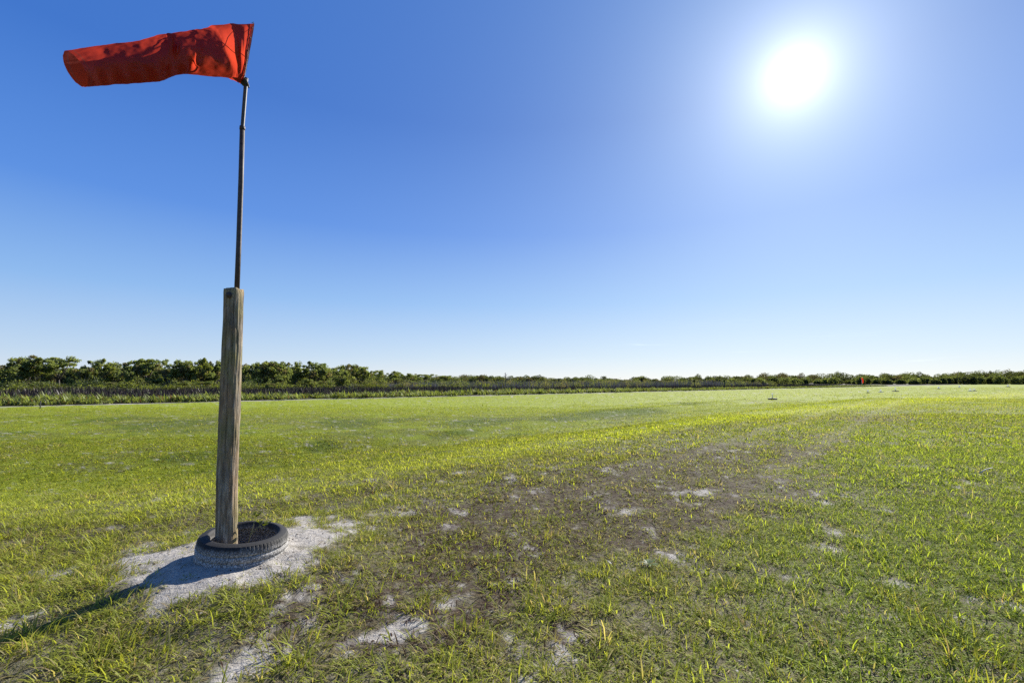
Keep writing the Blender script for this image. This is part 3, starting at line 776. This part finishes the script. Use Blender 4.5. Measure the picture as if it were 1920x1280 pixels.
def build_small():
    lm = leaf_mat('weed_leaf', .4, .03)
    pale = leaf_mat('pale_leaf', .25, .02, (1, 1, .9))
    stem = plain('plant_stem', (.16, .17, .08), .7)
    # seedling in the tyre
    zt = ghs(*TYRE)
    b0 = np.array([TYRE[0] + .02, TYRE[1] + .02, zt + .0])
    root = empty('seedling', b0.tolist()); tag(root, 'small leafy seedling growing inside the tyre beside the post', 'plant')
    st = MB(); p1 = np.array([.03, .02, .16]); p2 = np.array([.055, .02, .26]); q2 = np.array([.10, .03, .20]); st.tube([(0, 0, 0), p1, p2], [.004, .003, .002], 6); st.tube([p1 * .7, q2], [.003, .002], 6); st.build('stem', stem, root)
    spec = []
    for k in range(16):
        c = (p2 if k < 9 else q2) + RNG.normal(0, .016, 3) - np.array([0, 0, .012 * (k % 5)])
        spec.append((c[0], c[1], c[2], RNG.random() * 6.28, .045, .022, 0.7, .7, GREEN2 * .5))
    leaf_blades(spec, 'leaves', lm, root)
    # pale broad-leaved weed
    g = ground(1218, 1062); root = empty('broadleaf_weed', g.tolist()); tag(root, 'pale green broadleaf rosette weed lying flat in the short brown grass', 'weed')
    spec = []
    for k in range(11):
        a = k * 2.4; spec.append((.01 * math.sin(a), .01 * math.cos(a), .025, a, .05 + .03 * RNG.random(), .017, 1.0 + .2 * RNG.random(), .55, np.array([.16, .21, .10]) * (.6 + .5 * RNG.random())))
    leaf_blades(spec, 'leaves', pale, root)
    g = ground(1147, 1069)
    o = leaf_blades([(g[0], g[1], g[2] + .05, -.6, .05, .014, 1.1, .5, np.array([.34, .32, .26]))], 'fallen_leaf', pale)
    tag(o, 'single pale dry leaf caught in the grass left of the rosette weed', 'leaf')
    # white twig on the right
    tw = MB(); a = ground(1838, 893); b = ground(1862, 886)
    tw.tube([a + [0, 0, .05], (a + b) / 2 + [0, 0, .075], b + [0, 0, .07]], [.007, .0065, .005], 7)
    tag(tw.build('twig', plain('bleached_wood', (.45, .42, .36), .8, 0, 20)), 'bleached pale twig lying on the lush grass at right', 'twig')
    # thin stake on the field edge at left
    s0 = ground(75, 766); stt = MB(); hh = 14.5 / F * s0[1]
    stt.tube([s0 - [0, 0, .1], s0 + [0, 0, hh]], .035, 8); stt.tube([s0 + [0, 0, hh - .03], s0 + [0, 0, hh + .01]], .045, 8)
    tag(stt.build('stake', plain('dark_stake', (.05, .05, .045), .8, 0, 9)), 'thin dark stake standing at the field edge far left', 'stake')
    # marker lights
    white = glow_free_white()
    galv = plain('grey_tube', (.48, .48, .47), .5, .1, 12, .2)
    rub = plain('black_rubber_disc', (.02, .02, .019), .8, 0, 9, .4)
    conc = plain('pale_concrete', (.50, .49, .45), .85, 0, 9, .2)
    def marker(px, py, width_px, height_px, base, label, hor=1.0):
        g = ground(px, py); k = g[1] / F
        R = width_px * .5 * k; hh = height_px * k
        root = empty('runway_marker', (g[0], g[1], g[2])); tag(root, label, 'runway marker', 'runway edge markers')
        t = max(.10, R * .28)
        d = MB(); d.lathe([(R * .45, 0), (R * .9, 0), (R, t * .3), (R, t * .8), (R * .88, t), (R * .5, t), (R * .42, t * .7), (0, t * .7)], 22); d.build('base', base, root)
        sr = max(.02, .55 * k)
        s = MB(); s.tube([(0, 0, 0), (0, 0, hh * .75)], sr * .9, 10); s.build('stem', galv, root)
        l = MB(); l.ball((0, 0, hh * .86), max(.05, 1.5 * k), 12, 1.15); l.build('lamp', white, root)
    marker(1448.5, 748.5, 16, 12, rub, 'white globe marker light on a black tyre disc, nearest of the markers')
    marker(1679, 733.8, 10.5, 6.5, rub, 'white globe marker light on a dark disc, right of the pale flat one')
    marker(1651.5, 735.2, 8, 4.5, conc, 'low marker light on a pale base, middle of three below the far windsock')
    marker(1627.5, 736.3, 6, 4.5, rub, 'small marker light on grass, below the far windsock')
    marker(1760, 729, 6, 3.2, rub, 'tiny marker light low on the far field, left of the pale pair')
    marker(1799, 726.6, 4.5, 3, conc, 'tiny white marker light closest to the far right tree line')
    marker(1819.5, 733.2, 7.5, 3.6, conc, 'left one of the white globe pair side by side on the far right field')
    marker(1827, 733.0, 7, 3.6, rub, 'right one of the white globe pair side by side on the far right field')
    marker(1890, 725.2, 6.5, 2.6, rub, 'small dark based marker light near the right edge of the field')
    # far windsock
    g = ground(1616.8, 725.8); k = g[1] / F
    root = empty('windsock', g.tolist()); tag(root, 'small distant orange windsock hanging limp on a thin pole before the dark trees', 'windsock')
    pl = MB(); pl.tube([(0, 0, -.1), (0, 0, 17.2 * k)], .45 * k, 8); pl.build('pole', galv, root)
    fs = MB(); n = 14
    pts = []; rad = []
    for i in range(n):
        t_ = i / (n - 1); pts.append(np.array([(.3 + 2.2 * math.sin(min(1, t_ * 2) * 1.2) * (1 - .55 * t_)) * k - .2 * k, -.6 * k * t_, (17.0 - 9.0 * t_ ** .9) * k])); rad.append((1.35 - .5 * t_ + .2 * math.sin(t_ * 9)) * k)
    fs.tube(pts, rad, 12, cap=False)
    fs.build('fabric_sleeve', FAR_ORANGE(), root)
    hb = MB(); hb.tube([np.array([2.2 * k, 0, 17.0 * k]) + np.array([math.cos(q) * 1.6 * k * .6, math.sin(q) * 1.6 * k, 0]) for q in np.linspace(0, 6.283, 15)], .35 * k, 6, cap=False); hb.build('hoop', rub, root)

def glow_free_white():
    m, nt = newmat('white_translucent_globe')
    d = N(nt, 'ShaderNodeBsdfDiffuse'); t = N(nt, 'ShaderNodeBsdfTranslucent')
    tc = N(nt, 'ShaderNodeTexCoord').outputs['Object']; c = ramp(nt, noise(nt, tc, 8, 3), [(.3, (.78, .78, .74)), (.7, (.88, .88, .85))])
    nt.links.new(c, d.inputs[0]); nt.links.new(c, t.inputs[0])
    x = N(nt, 'ShaderNodeMixShader'); x.inputs[0].default_value = .68; nt.links.new(d.outputs[0], x.inputs[1]); nt.links.new(t.outputs[0], x.inputs[2])
    o = N(nt, 'ShaderNodeOutputMaterial'); nt.links.new(x.outputs[0], o.inputs[0]); return m

def build_crumbs():
    n = 60000; Y = np.sqrt(RNG.random(n) * (7.5 ** 2 - 1.3 ** 2) + 1.3 ** 2); X = (RNG.random(n) * 2 - 1) * (1.16 * Y + 1)
    v = veg(X, Y); k = (RNG.random(n) < (.02 + .55 * v['sand'])) & (np.hypot(X - TYRE[0], Y - TYRE[1]) > .30)
    X = X[k]; Y = Y[k]; sd = v['sand'][k]; n = len(X); z = gh(X, Y)
    r = np.exp(RNG.normal(-5.55, .5, n)); r = np.clip(r, .0015, .013)
    base = np.array([[1, 1, .2], [1, -1, .2], [-1, -1, .2], [-1, 1, .2], [0, 0, 1.0]], float)
    P = base[None] * (.6 + .8 * RNG.random((n, 5, 3))); a = RNG.random(n) * 6.283; ca, sa = np.cos(a)[:, None], np.sin(a)[:, None]
    V = np.stack([P[..., 0] * ca - P[..., 1] * sa, P[..., 0] * sa + P[..., 1] * ca, P[..., 2] - .35], -1) * r[:, None, None] + np.stack([X, Y, z], -1)[:, None, :]
    f = np.array([0, 1, 4, 1, 2, 4, 2, 3, 4, 3, 0, 4]); L = (np.arange(n)[:, None] * 5 + f[None, ::-1]).ravel()
    t = RNG.random(n)[:, None]
    col = np.where(t < .55, np.array([.36, .335, .295]), np.where(t < .8, np.array([.16, .135, .10]), np.array([.06, .045, .035]))) * (.7 + .5 * RNG.random(n))[:, None]
    m, nt = newmat('soil_crumb'); at_ = N(nt, 'ShaderNodeAttribute', attribute_name='col'); d = N(nt, 'ShaderNodeBsdfDiffuse'); nt.links.new(at_.outputs['Color'], d.inputs[0]); o = N(nt, 'ShaderNodeOutputMaterial'); nt.links.new(d.outputs[0], o.inputs[0])
    tag(link('soil_crumbs', mesh_np('soil_crumbs', V.reshape(-1, 3), L, np.full(4 * n, 3), np.repeat(col, 5, 0)), m), 'loose crumbs of sand and soil on the bare patches', 'soil', kind='stuff')

def FAR_ORANGE():
    m, nt = newmat('faded_orange_nylon')
    d = N(nt, 'ShaderNodeBsdfDiffuse'); d.inputs[0].default_value = (.75, .11, .035, 1); t = N(nt, 'ShaderNodeBsdfTranslucent'); t.inputs[0].default_value = (.95, .18, .05, 1)
    x = N(nt, 'ShaderNodeMixShader'); x.inputs[0].default_value = .6; nt.links.new(d.outputs[0], x.inputs[1]); nt.links.new(t.outputs[0], x.inputs[2])
    tc = N(nt, 'ShaderNodeTexCoord').outputs['Object']
    nt.links.new(ramp(nt, noise(nt, tc, 3, 3), [(.3, (.65, .09, .03)), (.7, (.8, .13, .04))]), d.inputs[0])
    o = N(nt, 'ShaderNodeOutputMaterial'); nt.links.new(x.outputs[0], o.inputs[0]); return m

# ------------------------------------------------------------------ scrub belts and trees
def quads(P, size, nb=.25, upbias=.4, asp=.6):
    """leaf quads at points P with random orientation"""
    n = len(P)
    a = RNG.normal(0, 1, (n, 3)); a[:, 2] *= .7; a /= np.linalg.norm(a, axis=1)[:, None]
    b = RNG.normal(0, 1, (n, 3)); b = np.cross(a, b); b /= np.linalg.norm(b, axis=1)[:, None] + 1e-9
    s = (size * (.55 + .9 * RNG.random(n)))[:, None] if np.isscalar(size) else (size * (.55 + .9 * RNG.random(n)))[:, None]
    A = a * s * .5; B = b * s * .5 * asp
    V = np.stack([P - A, P + B * .9 - A * .1, P + A, P - B * .9 + A * .1], 1).reshape(-1, 3)
    return V, np.arange(4 * n), np.full(n, 4)

def join(parts):
    VV = []; LL = []; SS_ = []; CC = []; off = 0
    for V, L, S, Cc in parts:
        VV.append(V); LL.append(np.asarray(L) + off); SS_.append(S); CC.append(Cc); off += len(V)
    return np.concatenate(VV), np.concatenate(LL), np.concatenate(SS_), np.concatenate(CC)

OL1 = np.array([.120, .155, .050]); OL2 = np.array([.195, .225, .072]); OLB = np.array([.165, .150, .075]); OLY = np.array([.170, .200, .036]); OLD = np.array([.035, .058, .020])

def crown_mesh(kind, seed):
    """unit tree: total height 1, crown half-width 1 in x,y (object scale sizes it). returns crown mesh, trunk mesh"""
    r = np.random.default_rng(seed)
    trunk = MB(); parts = []
    lean = r.normal(0, .12, 2)
    if kind == 'umbrella':
        zs = (.46, .94); ncl = 66
    elif kind == 'round':
        zs = (.28, .94); ncl = 88
    elif kind == 'loose':
        zs = (.30, .95); ncl = 56
    else:
        zs = (.05, .9); ncl = 110
    fork = np.array([lean[0] * .4, lean[1] * .4, zs[0] * .62])
    trunk.tube([(0, 0, -.03), fork * [.5, .5, .5], fork], [.052, .042, .036], 7)
    lobes = []
    nl = {'umbrella': 6, 'round': 7, 'loose': 7, 'bush': 6}[kind]
    for k in range(nl):
        a = k / nl * 6.283 + r.normal(0, .4); rr = .25 + .5 * r.random()
        z = zs[0] + (zs[1] - zs[0]) * (.35 + .6 * r.random()) * (1.05 - .35 * rr)
        c = np.array([math.cos(a) * rr + lean[0], math.sin(a) * rr + lean[1], z]); lobes.append(c)
        midp = (fork + c) / 2 + np.array([0, 0, -.04 + .05 * r.random()])
        trunk.tube([fork, midp, c], [.028, .018, .008], 6)
    lobes.append(np.array([lean[0], lean[1], zs[1] - .10]))
    trunk.tube([fork, lobes[-1]], [.03, .008], 6)
    for k in range(ncl):
        c0 = lobes[k % len(lobes)]
        sd = np.array([.24, .24, .085 if kind == 'umbrella' else .13])
        c = c0 + r.normal(0, 1, 3) * sd
        if kind != 'bush': c[2] = max(c[2], zs[0] * .75)
        c[2] = min(c[2], zs[1] + .03 * r.normal())
        n = int(58 + 50 * r.random())
        rad = np.array([.15, .15, .055 if kind == 'umbrella' else .078]) * (.6 + .8 * r.random())
        P = r.normal(0, 1, (n, 3)); P = P / np.linalg.norm(P, axis=1)[:, None] * (r.random(n) ** .45)[:, None] * rad + c
        t = r.random()
        base = OL1 * (1 - t) + OL2 * t
        if r.random() < .18: base = OLB * .9
        if r.random() < .13: base = OLY * .8
        col = base * (.7 + .6 * r.random((n, 1)))
        # leaf quads in tree units: x,y half-width ~4.5 m, z ~7.5 m
        a = r.normal(0, 1, (n, 3)); a /= np.linalg.norm(a, axis=1)[:, None]
        b = np.cross(a, r.normal(0, 1, (n, 3))); b /= np.linalg.norm(b, axis=1)[:, None] + 1e-9
        sc_ = np.array([.042, .042, .026]); s = (.6 + .8 * r.random(n))[:, None]
        A = a * sc_ * s; B = b * sc_ * s * .6
        V = np.stack([P - A, P + B, P + A, P - B], 1).reshape(-1, 3)
        parts.append((V, np.arange(4 * n), np.full(n, 4), np.repeat(col, 4, 0)))
    V, L, S, Cc = join(parts)
    return mesh_np('crown', V, L, S, Cc), trunk.mesh('trunk')

def build_trees():
    lm = leaf_mat('tree_leaf', .55, .02, (1.5, 1.45, .8), .6)
    bark = plain('tree_bark', (.11, .095, .08), .9, 0, 6, .4)
    kinds = {}
    for kd, sd in (('umbrella', 1), ('umbrella', 2), ('round', 3), ('round', 4), ('loose', 5), ('loose', 6), ('bush', 8), ('bush', 9), ('round', 10)):
        kinds.setdefault(kd, []).append(crown_mesh(kd, sd))
    cnt = {}
    def tree(px, ytop, hw, kd, Y, label, name=None, cat='tree', group='trees of the wood edge', ybase=None):
        top = at(px, ytop, Y); zb = FIELD_Z if ybase is None else at(px, ybase, Y)[2]
        i = cnt.get(kd, 0); cnt[kd] = i + 1
        cm, tm = kinds[kd][i % len(kinds[kd])]
        root = empty(name or {'umbrella': 'oak_tree', 'round': 'oak_tree', 'loose': 'oak_tree', 'bush': 'bush'}[kd], (top[0], Y, zb), RNG.random() * 6.28)
        w = hw * .9 / F * Y; hh = (top[2] - zb) / .98; root.scale = (w, w, hh)
        if kd == 'bush' and cat == 'tree': cat = 'bush'
        tag(root, label, cat, group)
        link('trunk', tm, bark, root); link('crown', cm, lm, root)
        return root
    G = 'trees of the wood edge'
    T = [
        (-22, 684, 46, 'round', 112, 'tree at the extreme left edge of the wood, half cut off by the picture edge'),
        (22, 690, 34, 'loose', 108, 'low loose crowned tree beside the left picture edge, shorter than its neighbours'),
        (58, 674, 40, 'round', 114, 'dense rounded tree left of the tall flat topped oak'),
        (116, 668, 48, 'umbrella', 116, 'tallest flat topped oak with brownish crown, sky showing under its right side'),
        (160, 692, 30, 'loose', 110, 'small tree tucked under the right side of the tallest flat topped oak'),
        (182, 675, 34, 'round', 113, 'bright green bushy tree right of the tallest flat topped oak'),
        (216, 682, 32, 'loose', 116, 'loose pale topped tree in a dip of the treetops between two bushy trees'),
        (246, 684, 28, 'round', 112, 'dark narrow tree just left of the spreading open oak'),
        (279, 673, 42, 'umbrella', 117, 'spreading open oak with two flat layered tufts and sky gaps below, left of the post'),
        (318, 692, 30, 'loose', 113, 'sparse low tree right of the spreading open oak, sky gap above it'),
        (350, 679, 32, 'round', 115, 'full green tree at left of the post, first of a joined pair'),
        (378, 674, 34, 'round', 118, 'full green tree at left of the post, taller second of a joined pair'),
        (408, 679, 28, 'loose', 120, 'thin crowned tree partly hidden behind the left side of the post'),
        (456, 684, 24, 'loose', 122, 'small tree peeping out at the right side of the post'),
        (484, 678, 32, 'round', 124, 'rounded tall tree first to the right of the post'),
        (520, 681, 32, 'round', 128, 'mid green tree second to the right of the post'),
        (556, 681, 32, 'loose', 133, 'loose crowned tree third to the right of the post'),
        (592, 680, 34, 'round', 138, 'broad dense tree fourth to the right of the post, highest of the right hand group'),
        (622, 690, 26, 'loose', 145, 'thinner tree in a small notch right of the broad dense tree'),
        (645, 683, 30, 'round', 152, 'dark rounded tree on the shoulder where the treetops start to fall'),
        (676, 689, 28, 'round', 165, 'lower dark tree just past the shoulder of the treeline'),
        (708, 696, 28, 'loose', 180, 'loose tree on the falling slope of the treeline'),
        (742, 697, 28, 'round', 200, 'small rounded tree on the falling slope, with a short raised tip'),
        (778, 703, 26, 'round', 225, 'small distant tree left of two flat tufted crowns'),
        (802, 701, 26, 'umbrella', 250, 'small distant flat tufted tree with sky under its crown'),
        (832, 704, 24, 'umbrella', 270, 'last of the flat tufted trees before the far dark wood'),
    ]
    for q in T: tree(*q[:5], q[5], group=G)
    # rounded shrubs in front of the wood edge
    S = [(60, 716, 34, 'bush', 98, 'large dark rounded shrub under the rounded tree at far left'), (132, 724, 24, 'bush', 92, 'low dark shrub below the tallest flat topped oak'), (205, 716, 26, 'bush', 97, 'dark shrub below the loose pale topped tree'),
         (268, 722, 24, 'bush', 95, 'low shrub below the spreading open oak'), (342, 714, 24, 'bush', 98, 'shadowy shrub below the first of the joined pair left of the post'), (392, 714, 24, 'bush', 100, 'shadowy shrub beside the left side of the post'), (503, 718, 26, 'bush', 104, 'dark rounded shrub below the second tree right of the post'), (527, 702, 20, 'bush', 112, 'tall narrow shrub between second and third tree right of the post'),
         (603, 714, 20, 'bush', 118, 'round ball shaped shrub below the broad dense tree'), (575, 710, 22, 'bush', 116, 'dark shrub left of the round ball shaped shrub'), (645, 704, 20, 'bush', 130, 'small dome shaped shrub below the dark rounded tree'), (770, 714, 22, 'bush', 170, 'dark dome shaped shrub below the distant falling treeline')]
    for q in S: tree(*q[:5], q[5], group='shrubs at the foot of the wood')
    # a dead pine and cabbage palms in the middle distance
    Y = 150.0; b = at(948, 736, Y); b[2] = FIELD_Z; t = at(948, 698.5, Y)
    root = empty('dead_pine', b.tolist()); tag(root, 'bare dead pine with short stub branches standing alone above the grey scrub', 'tree')
    hh = t[2] - b[2]
    m_ = MB(); m_.tube([(0, 0, -.2), (.05, 0, hh * .5), (0, 0, hh)], [.22, .17, .05], 8); m_.build('trunk', plain('dead_bark', (.07, .063, .06), .9, 0, 5), root)
    br = MB()
    for k in range(26):
        z = hh * (.35 + .63 * k / 25); a = RNG.random() * 6.28; L = (1.5 * (1 - (z / hh) ** 2) + .35) * (.5 + .7 * RNG.random())
        br.tube([(0, 0, z), (math.cos(a) * L * .6, math.sin(a) * L * .6, z + .1 * L), (math.cos(a) * L, math.sin(a) * L, z + .25 * L)], [.05, .035, .015], 5)
    br.build('branches', bpy.data.materials['dead_bark'], root)
    pm = leaf_mat('palm_frond', .38, .025, (1.4, 1.4, .8), .55)
    for px, yt, Y, lab in ((1302, 709, 135, 'shaggy cabbage palm, left hand one of two before the far wood'), (1358.5, 709.5, 140, 'thin cabbage palm, right hand one of two before the far wood')):
        b = at(px, 730, Y); b[2] = FIELD_Z; t = at(px, yt, Y); hh = t[2] - b[2]
        root = empty('palm_tree', b.tolist()); tag(root, lab, 'palm tree', 'palms before the far wood')
        m_ = MB(); m_.tube([(0, 0, -.2), (.06, 0, hh * .4), (0, 0, hh * .75)], [.18, .15, .16], 8); m_.build('trunk', bark, root)
        spec = []
        for k in range(90):
            a = RNG.random() * 6.28; spec.append((0, 0, hh * .74, a, (.9 + .45 * RNG.random()) * hh * .22, .20, .1 + 1.9 * RNG.random(), .7, (OL1 if RNG.random() < .6 else OL2) * (.6 + .5 * RNG.random())))
        leaf_blades(spec, 'crown', pm, root)
    # ---- belts along the field edge
    umin, umax = -40.0, 240.0
    def belt_pts(n, v0, v1, u0=umin, u1=umax, bias=.75):
        # more per metre where it is near
        u = u0 + (u1 - u0) * RNG.random(n) ** (1 / bias); v = v0 + (v1 - v0) * RNG.random(n)
        x, y = edge_uv(u, v); return x, y, u, v
    # palmetto
    parts = []
    x, y, u, v = belt_pts(4200, .7, 8.5)
    gap = vn(u * .35, v * .35, 81); k = gap > .16; x, y, u, v = x[k], y[k], u[k], v[k]
    n = len(x); nl = 15
    hgt = (.45 + .5 * RNG.random(n)) * (.75 + .6 * vn(u * .2, v * .2, 83)) * (1 - .35 * ss(60, 150, u))
    hx = RNG.random(n * nl) * 6.283; rep = lambda a: np.repeat(a, nl, 0)
    t = vn(u * .5, v * .5, 85)[:, None]
    col = (OL2 * 1.1) * (1 - t) + np.array([.16, .19, .03]) * t
    col = rep(col) * (.55 + .8 * RNG.random(n * nl))[:, None]
    dd = RNG.random(n * nl) < .08; col[dd] = np.array([.12, .075, .04])
    bx = rep(x) + RNG.normal(0, .12, n * nl); by = rep(y) + RNG.normal(0, .12, n * nl)
    V, L, S, Cc = blades(bx, by, np.full(n * nl, FIELD_Z) + rep(hgt) * .30 * RNG.random(n * nl), hx, rep(hgt) * (.6 + .5 * RNG.random(n * nl)), .07 + .07 * RNG.random(n * nl), .15 + .6 * RNG.random(n * nl), .3 + .9 * RNG.random(n * nl), col, 2)
    me = mesh_np('palmetto_scrub', V, L, S, Cc)
    tag(link('palmetto_scrub', me, pm), 'low belt of saw palmetto fans along the far edge of the mown field', 'palmetto', kind='stuff')
    # dark burnt scrub behind it
    parts = []
    x, y, u, v = belt_pts(62000, 8, 40); n = len(x)
    hgt = .72 * (.75 + .75 * RNG.random(n)) * (.75 + .5 * vn(u * .13, v * .13, 87)) * (1 - .3 * ss(35, 70, u)) * (1 + .35 * ss(12, 30, v))
    col = np.array([.030, .023, .023]) * (.5 + 1.0 * RNG.random(n))[:, None]
    k = RNG.random(n) < .10; col[k] = np.array([.10, .085, .05])
    k = RNG.random(n) < .06; col[k] = OL1
    V, L, S, Cc = blades(x, y, np.full(n, FIELD_Z), RNG.random(n) * 6.283, hgt, .05 + .07 * RNG.random(n), np.abs(RNG.normal(0, .22, n)), RNG.normal(0, .3, n), col, 2)
    tag(link('burnt_scrub', mesh_np('burnt_scrub', V, L, S, Cc), leaf_mat('dry_stem', .15, .02, (1, 1, 1))), 'dark burnt brushwood in a band behind the palmetto belt', 'brushwood', kind='stuff')
    # grey leafless thicket in the middle distance
    n = 17000
    px = 700 + 900 * RNG.random(n); Y = np.zeros(n)
    x = np.zeros(n); y = np.zeros(n)
    vv = 25 + 70 * RNG.random(n); uu = 45 + 150 * RNG.random(n); x, y = edge_uv(uu, vv)
    hgt = .62 * (1.4 + 2.4 * RNG.random(n)) * (.65 + .7 * vn(uu * .12, vv * .12, 89)) * ss(45, 75, uu)
    col = np.array([.13, .122, .125]) * (.45 + .9 * RNG.random(n))[:, None]
    k = RNG.random(n) < .2; col[k] = OL1 * 1.1
    V, L, S, Cc = blades(x, y, np.full(n, FIELD_Z), RNG.random(n) * 6.283, hgt, .06 + .10 * RNG.random(n), np.abs(RNG.normal(0, .2, n)), RNG.normal(0, .35, n), col, 2)
    tag(link('leafless_thicket', mesh_np('leafless_thicket', V, L, S, Cc), bpy.data.materials['dry_stem']), 'grey leafless thicket in front of the distant dark wood', 'thicket', kind='stuff')
    # undergrowth below the wood edge
    def bushes(lst, leaf, per, colf):
        parts = []
        for (bx, by, bz, rx, rz, c) in lst:
            P = RNG.normal(0, 1, (per, 3)); P /= np.linalg.norm(P, axis=1)[:, None]; P *= (RNG.random(per) ** .35)[:, None]
            lump = .8 + .4 * vn(P[:, 0] * 2 + bx, P[:, 1] * 2 + by, 91)
            P = P * np.array([rx, rx, rz]) * lump[:, None] + np.array([bx, by, bz])
            V, L, S = quads(P, leaf)
            col = c * (.6 + .7 * RNG.random((per, 1)))
            parts.append((V, L, S, np.repeat(col, 4, 0)))
        return join(parts)
    lst = []
    for k in range(260):
        px = -160 + 1040 * RNG.random(); Y = np.interp(px, [0, 430, 700, 860], [106, 114, 160, 250]) + RNG.normal(0, 7)
        yt = np.interp(px, [0, 430, 640, 780, 900], [715, 715, 709, 714, 717]) + RNG.normal(0, 8)
        p = at(px, yt, Y); zt = max(p[2] - FIELD_Z, 1.0)
        t = RNG.random(); c = OL1 * (1 - t) + OL2 * t
        c = c * .62
        if RNG.random() < .06: c = OLY * .7
        if RNG.random() < .3: c = OLD
        lst.append((p[0], Y, FIELD_Z + zt * .42, (1.1 + 1.1 * RNG.random()) * Y / 112, zt * .56, c))
    for k in range(170):
        u = 60 + 150 * RNG.random(); v = 20 + 80 * RNG.random(); bx, by = edge_uv(u, v); t = RNG.random()
        lst.append((bx, by, FIELD_Z + .8, 1.0 + 1.3 * RNG.random(), 1.0 + 1.3 * RNG.random(), (OL1 * (1 - t) + OLB * t) * .8))
    # yellow-green fringe at the foot
    for k in range(120):
        u = -40 + 150 * RNG.random(); v = 34 + 22 * RNG.random(); bx, by = edge_uv(u, v)
        lst.append((bx, by, FIELD_Z + .6, 1.0 + 1.0 * RNG.random(), .75 + .4 * RNG.random(), OLY * (.30 + .5 * RNG.random())))
    V, L, S, Cc = bushes(lst, .30, 260, None)
    tag(link('undergrowth', mesh_np('undergrowth', V, L, S, Cc), lm), 'tangled green undergrowth between the trees of the wood edge', 'undergrowth', kind='stuff')
    # distant wood
    lst = []
    SX = [-500, 0, 430, 640, 760, 850, 950, 1050, 1130, 1250, 1400, 1480, 1540, 1600, 1700, 1760, 1850, 1900, 2050, 2500]
    SY = [690, 690, 690, 694, 704, 704, 705, 708, 710, 708, 704, 703, 705, 703, 698, 700, 696, 695, 693, 690]
    for k in range(760):
        px = -420 + 2780 * RNG.random()
        far = 360 if px < 1550 else 330
        row = k % 3
        Y = far + 30 * row + RNG.normal(0, 8)
        if px < 760: Y = np.interp(px, [-400, 430, 760], [150, 170, 300]) + 20 * row + RNG.normal(0, 6)
        yt = np.interp(px, SX, SY) + 3.6 - 2.2 * float(ss(820, 900, np.array(px)) * (1 - ss(1620, 1720, np.array(px)))) - row * 1.4 + RNG.normal(0, 2.2) + 5.0 * (vn(px * .017, row, 99) - .5) + (3 if row == 0 else 0)
        p = at(px, yt, Y); zt = p[2] - FIELD_Z
        t = RNG.random(); c = OL1 * (1 - t) + OL2 * t * .9
        c = c * (.26 + .40 * RNG.random())
        if RNG.random() < .12: c = OLB * .5
        lst.append((p[0], Y, FIELD_Z + zt * .45, (2.6 + 2.4 * RNG.random()) * Y / 340, zt * .55, c))
    # lower shrubs in front on the right
    for k in range(150):
        px = 1330 + 900 * RNG.random(); Y = 250 + 45 * RNG.random(); yt = 709.5 + RNG.normal(0, 1.6) - 3.0 * ss(1600, 1900, px)
        p = at(px, yt, Y); zt = max(p[2] - FIELD_Z, .8); c = (OL1 * .5 + OL2 * .5) * (.4 + .5 * RNG.random())
        lst.append((p[0], Y, FIELD_Z + zt * .4, 1.6 + 1.6 * RNG.random(), zt * .6, c))
    V, L, S, Cc = bushes(lst, .85, 820, None)
    tag(link('woodland', mesh_np('woodland', V, L, S, Cc), lm), 'distant dark green wood closing the airfield along the horizon', 'wood', kind='stuff')
    # pale sand track at the field edge
    us = np.linspace(-60, 260, 200); rows = []
    wv = .35 + .5 * vn(us * .15, us * 0, 95)
    VV = []
    for i, u_ in enumerate(us):
        for v_ in (.05 - .25 * vn(u_ * .3, 0, 97), wv[i] * .5, wv[i] + .2):
            x, y = edge_uv(u_, float(v_)); VV.append((x, y, ghs(x, y) + .012))
    f = grid_faces(len(us), 3)
    tag(link('sand_track', mesh_np('sand_track', np.array(VV), f[:, ::-1].ravel(), np.full(len(f), 4)), plain('pale_sand', (.42, .39, .35), .95, 0, 1.2, .35)), kind='structure')

build_camera(); build_light(); build_ground(); build_grass(); build_tyre(); build_mast(); build_windsock(); build_small(); build_crumbs(); build_trees()

sc.view_settings.view_transform = 'Standard'; sc.view_settings.look = 'None'; sc.view_settings.exposure = EXPO; sc.view_settings.gamma = 1.0
sc.cycles.use_denoising = False
sc.cycles.max_bounces = 8; sc.cycles.diffuse_bounces = 4; sc.cycles.transmission_bounces = 4; sc.cycles.sample_clamp_indirect = 6
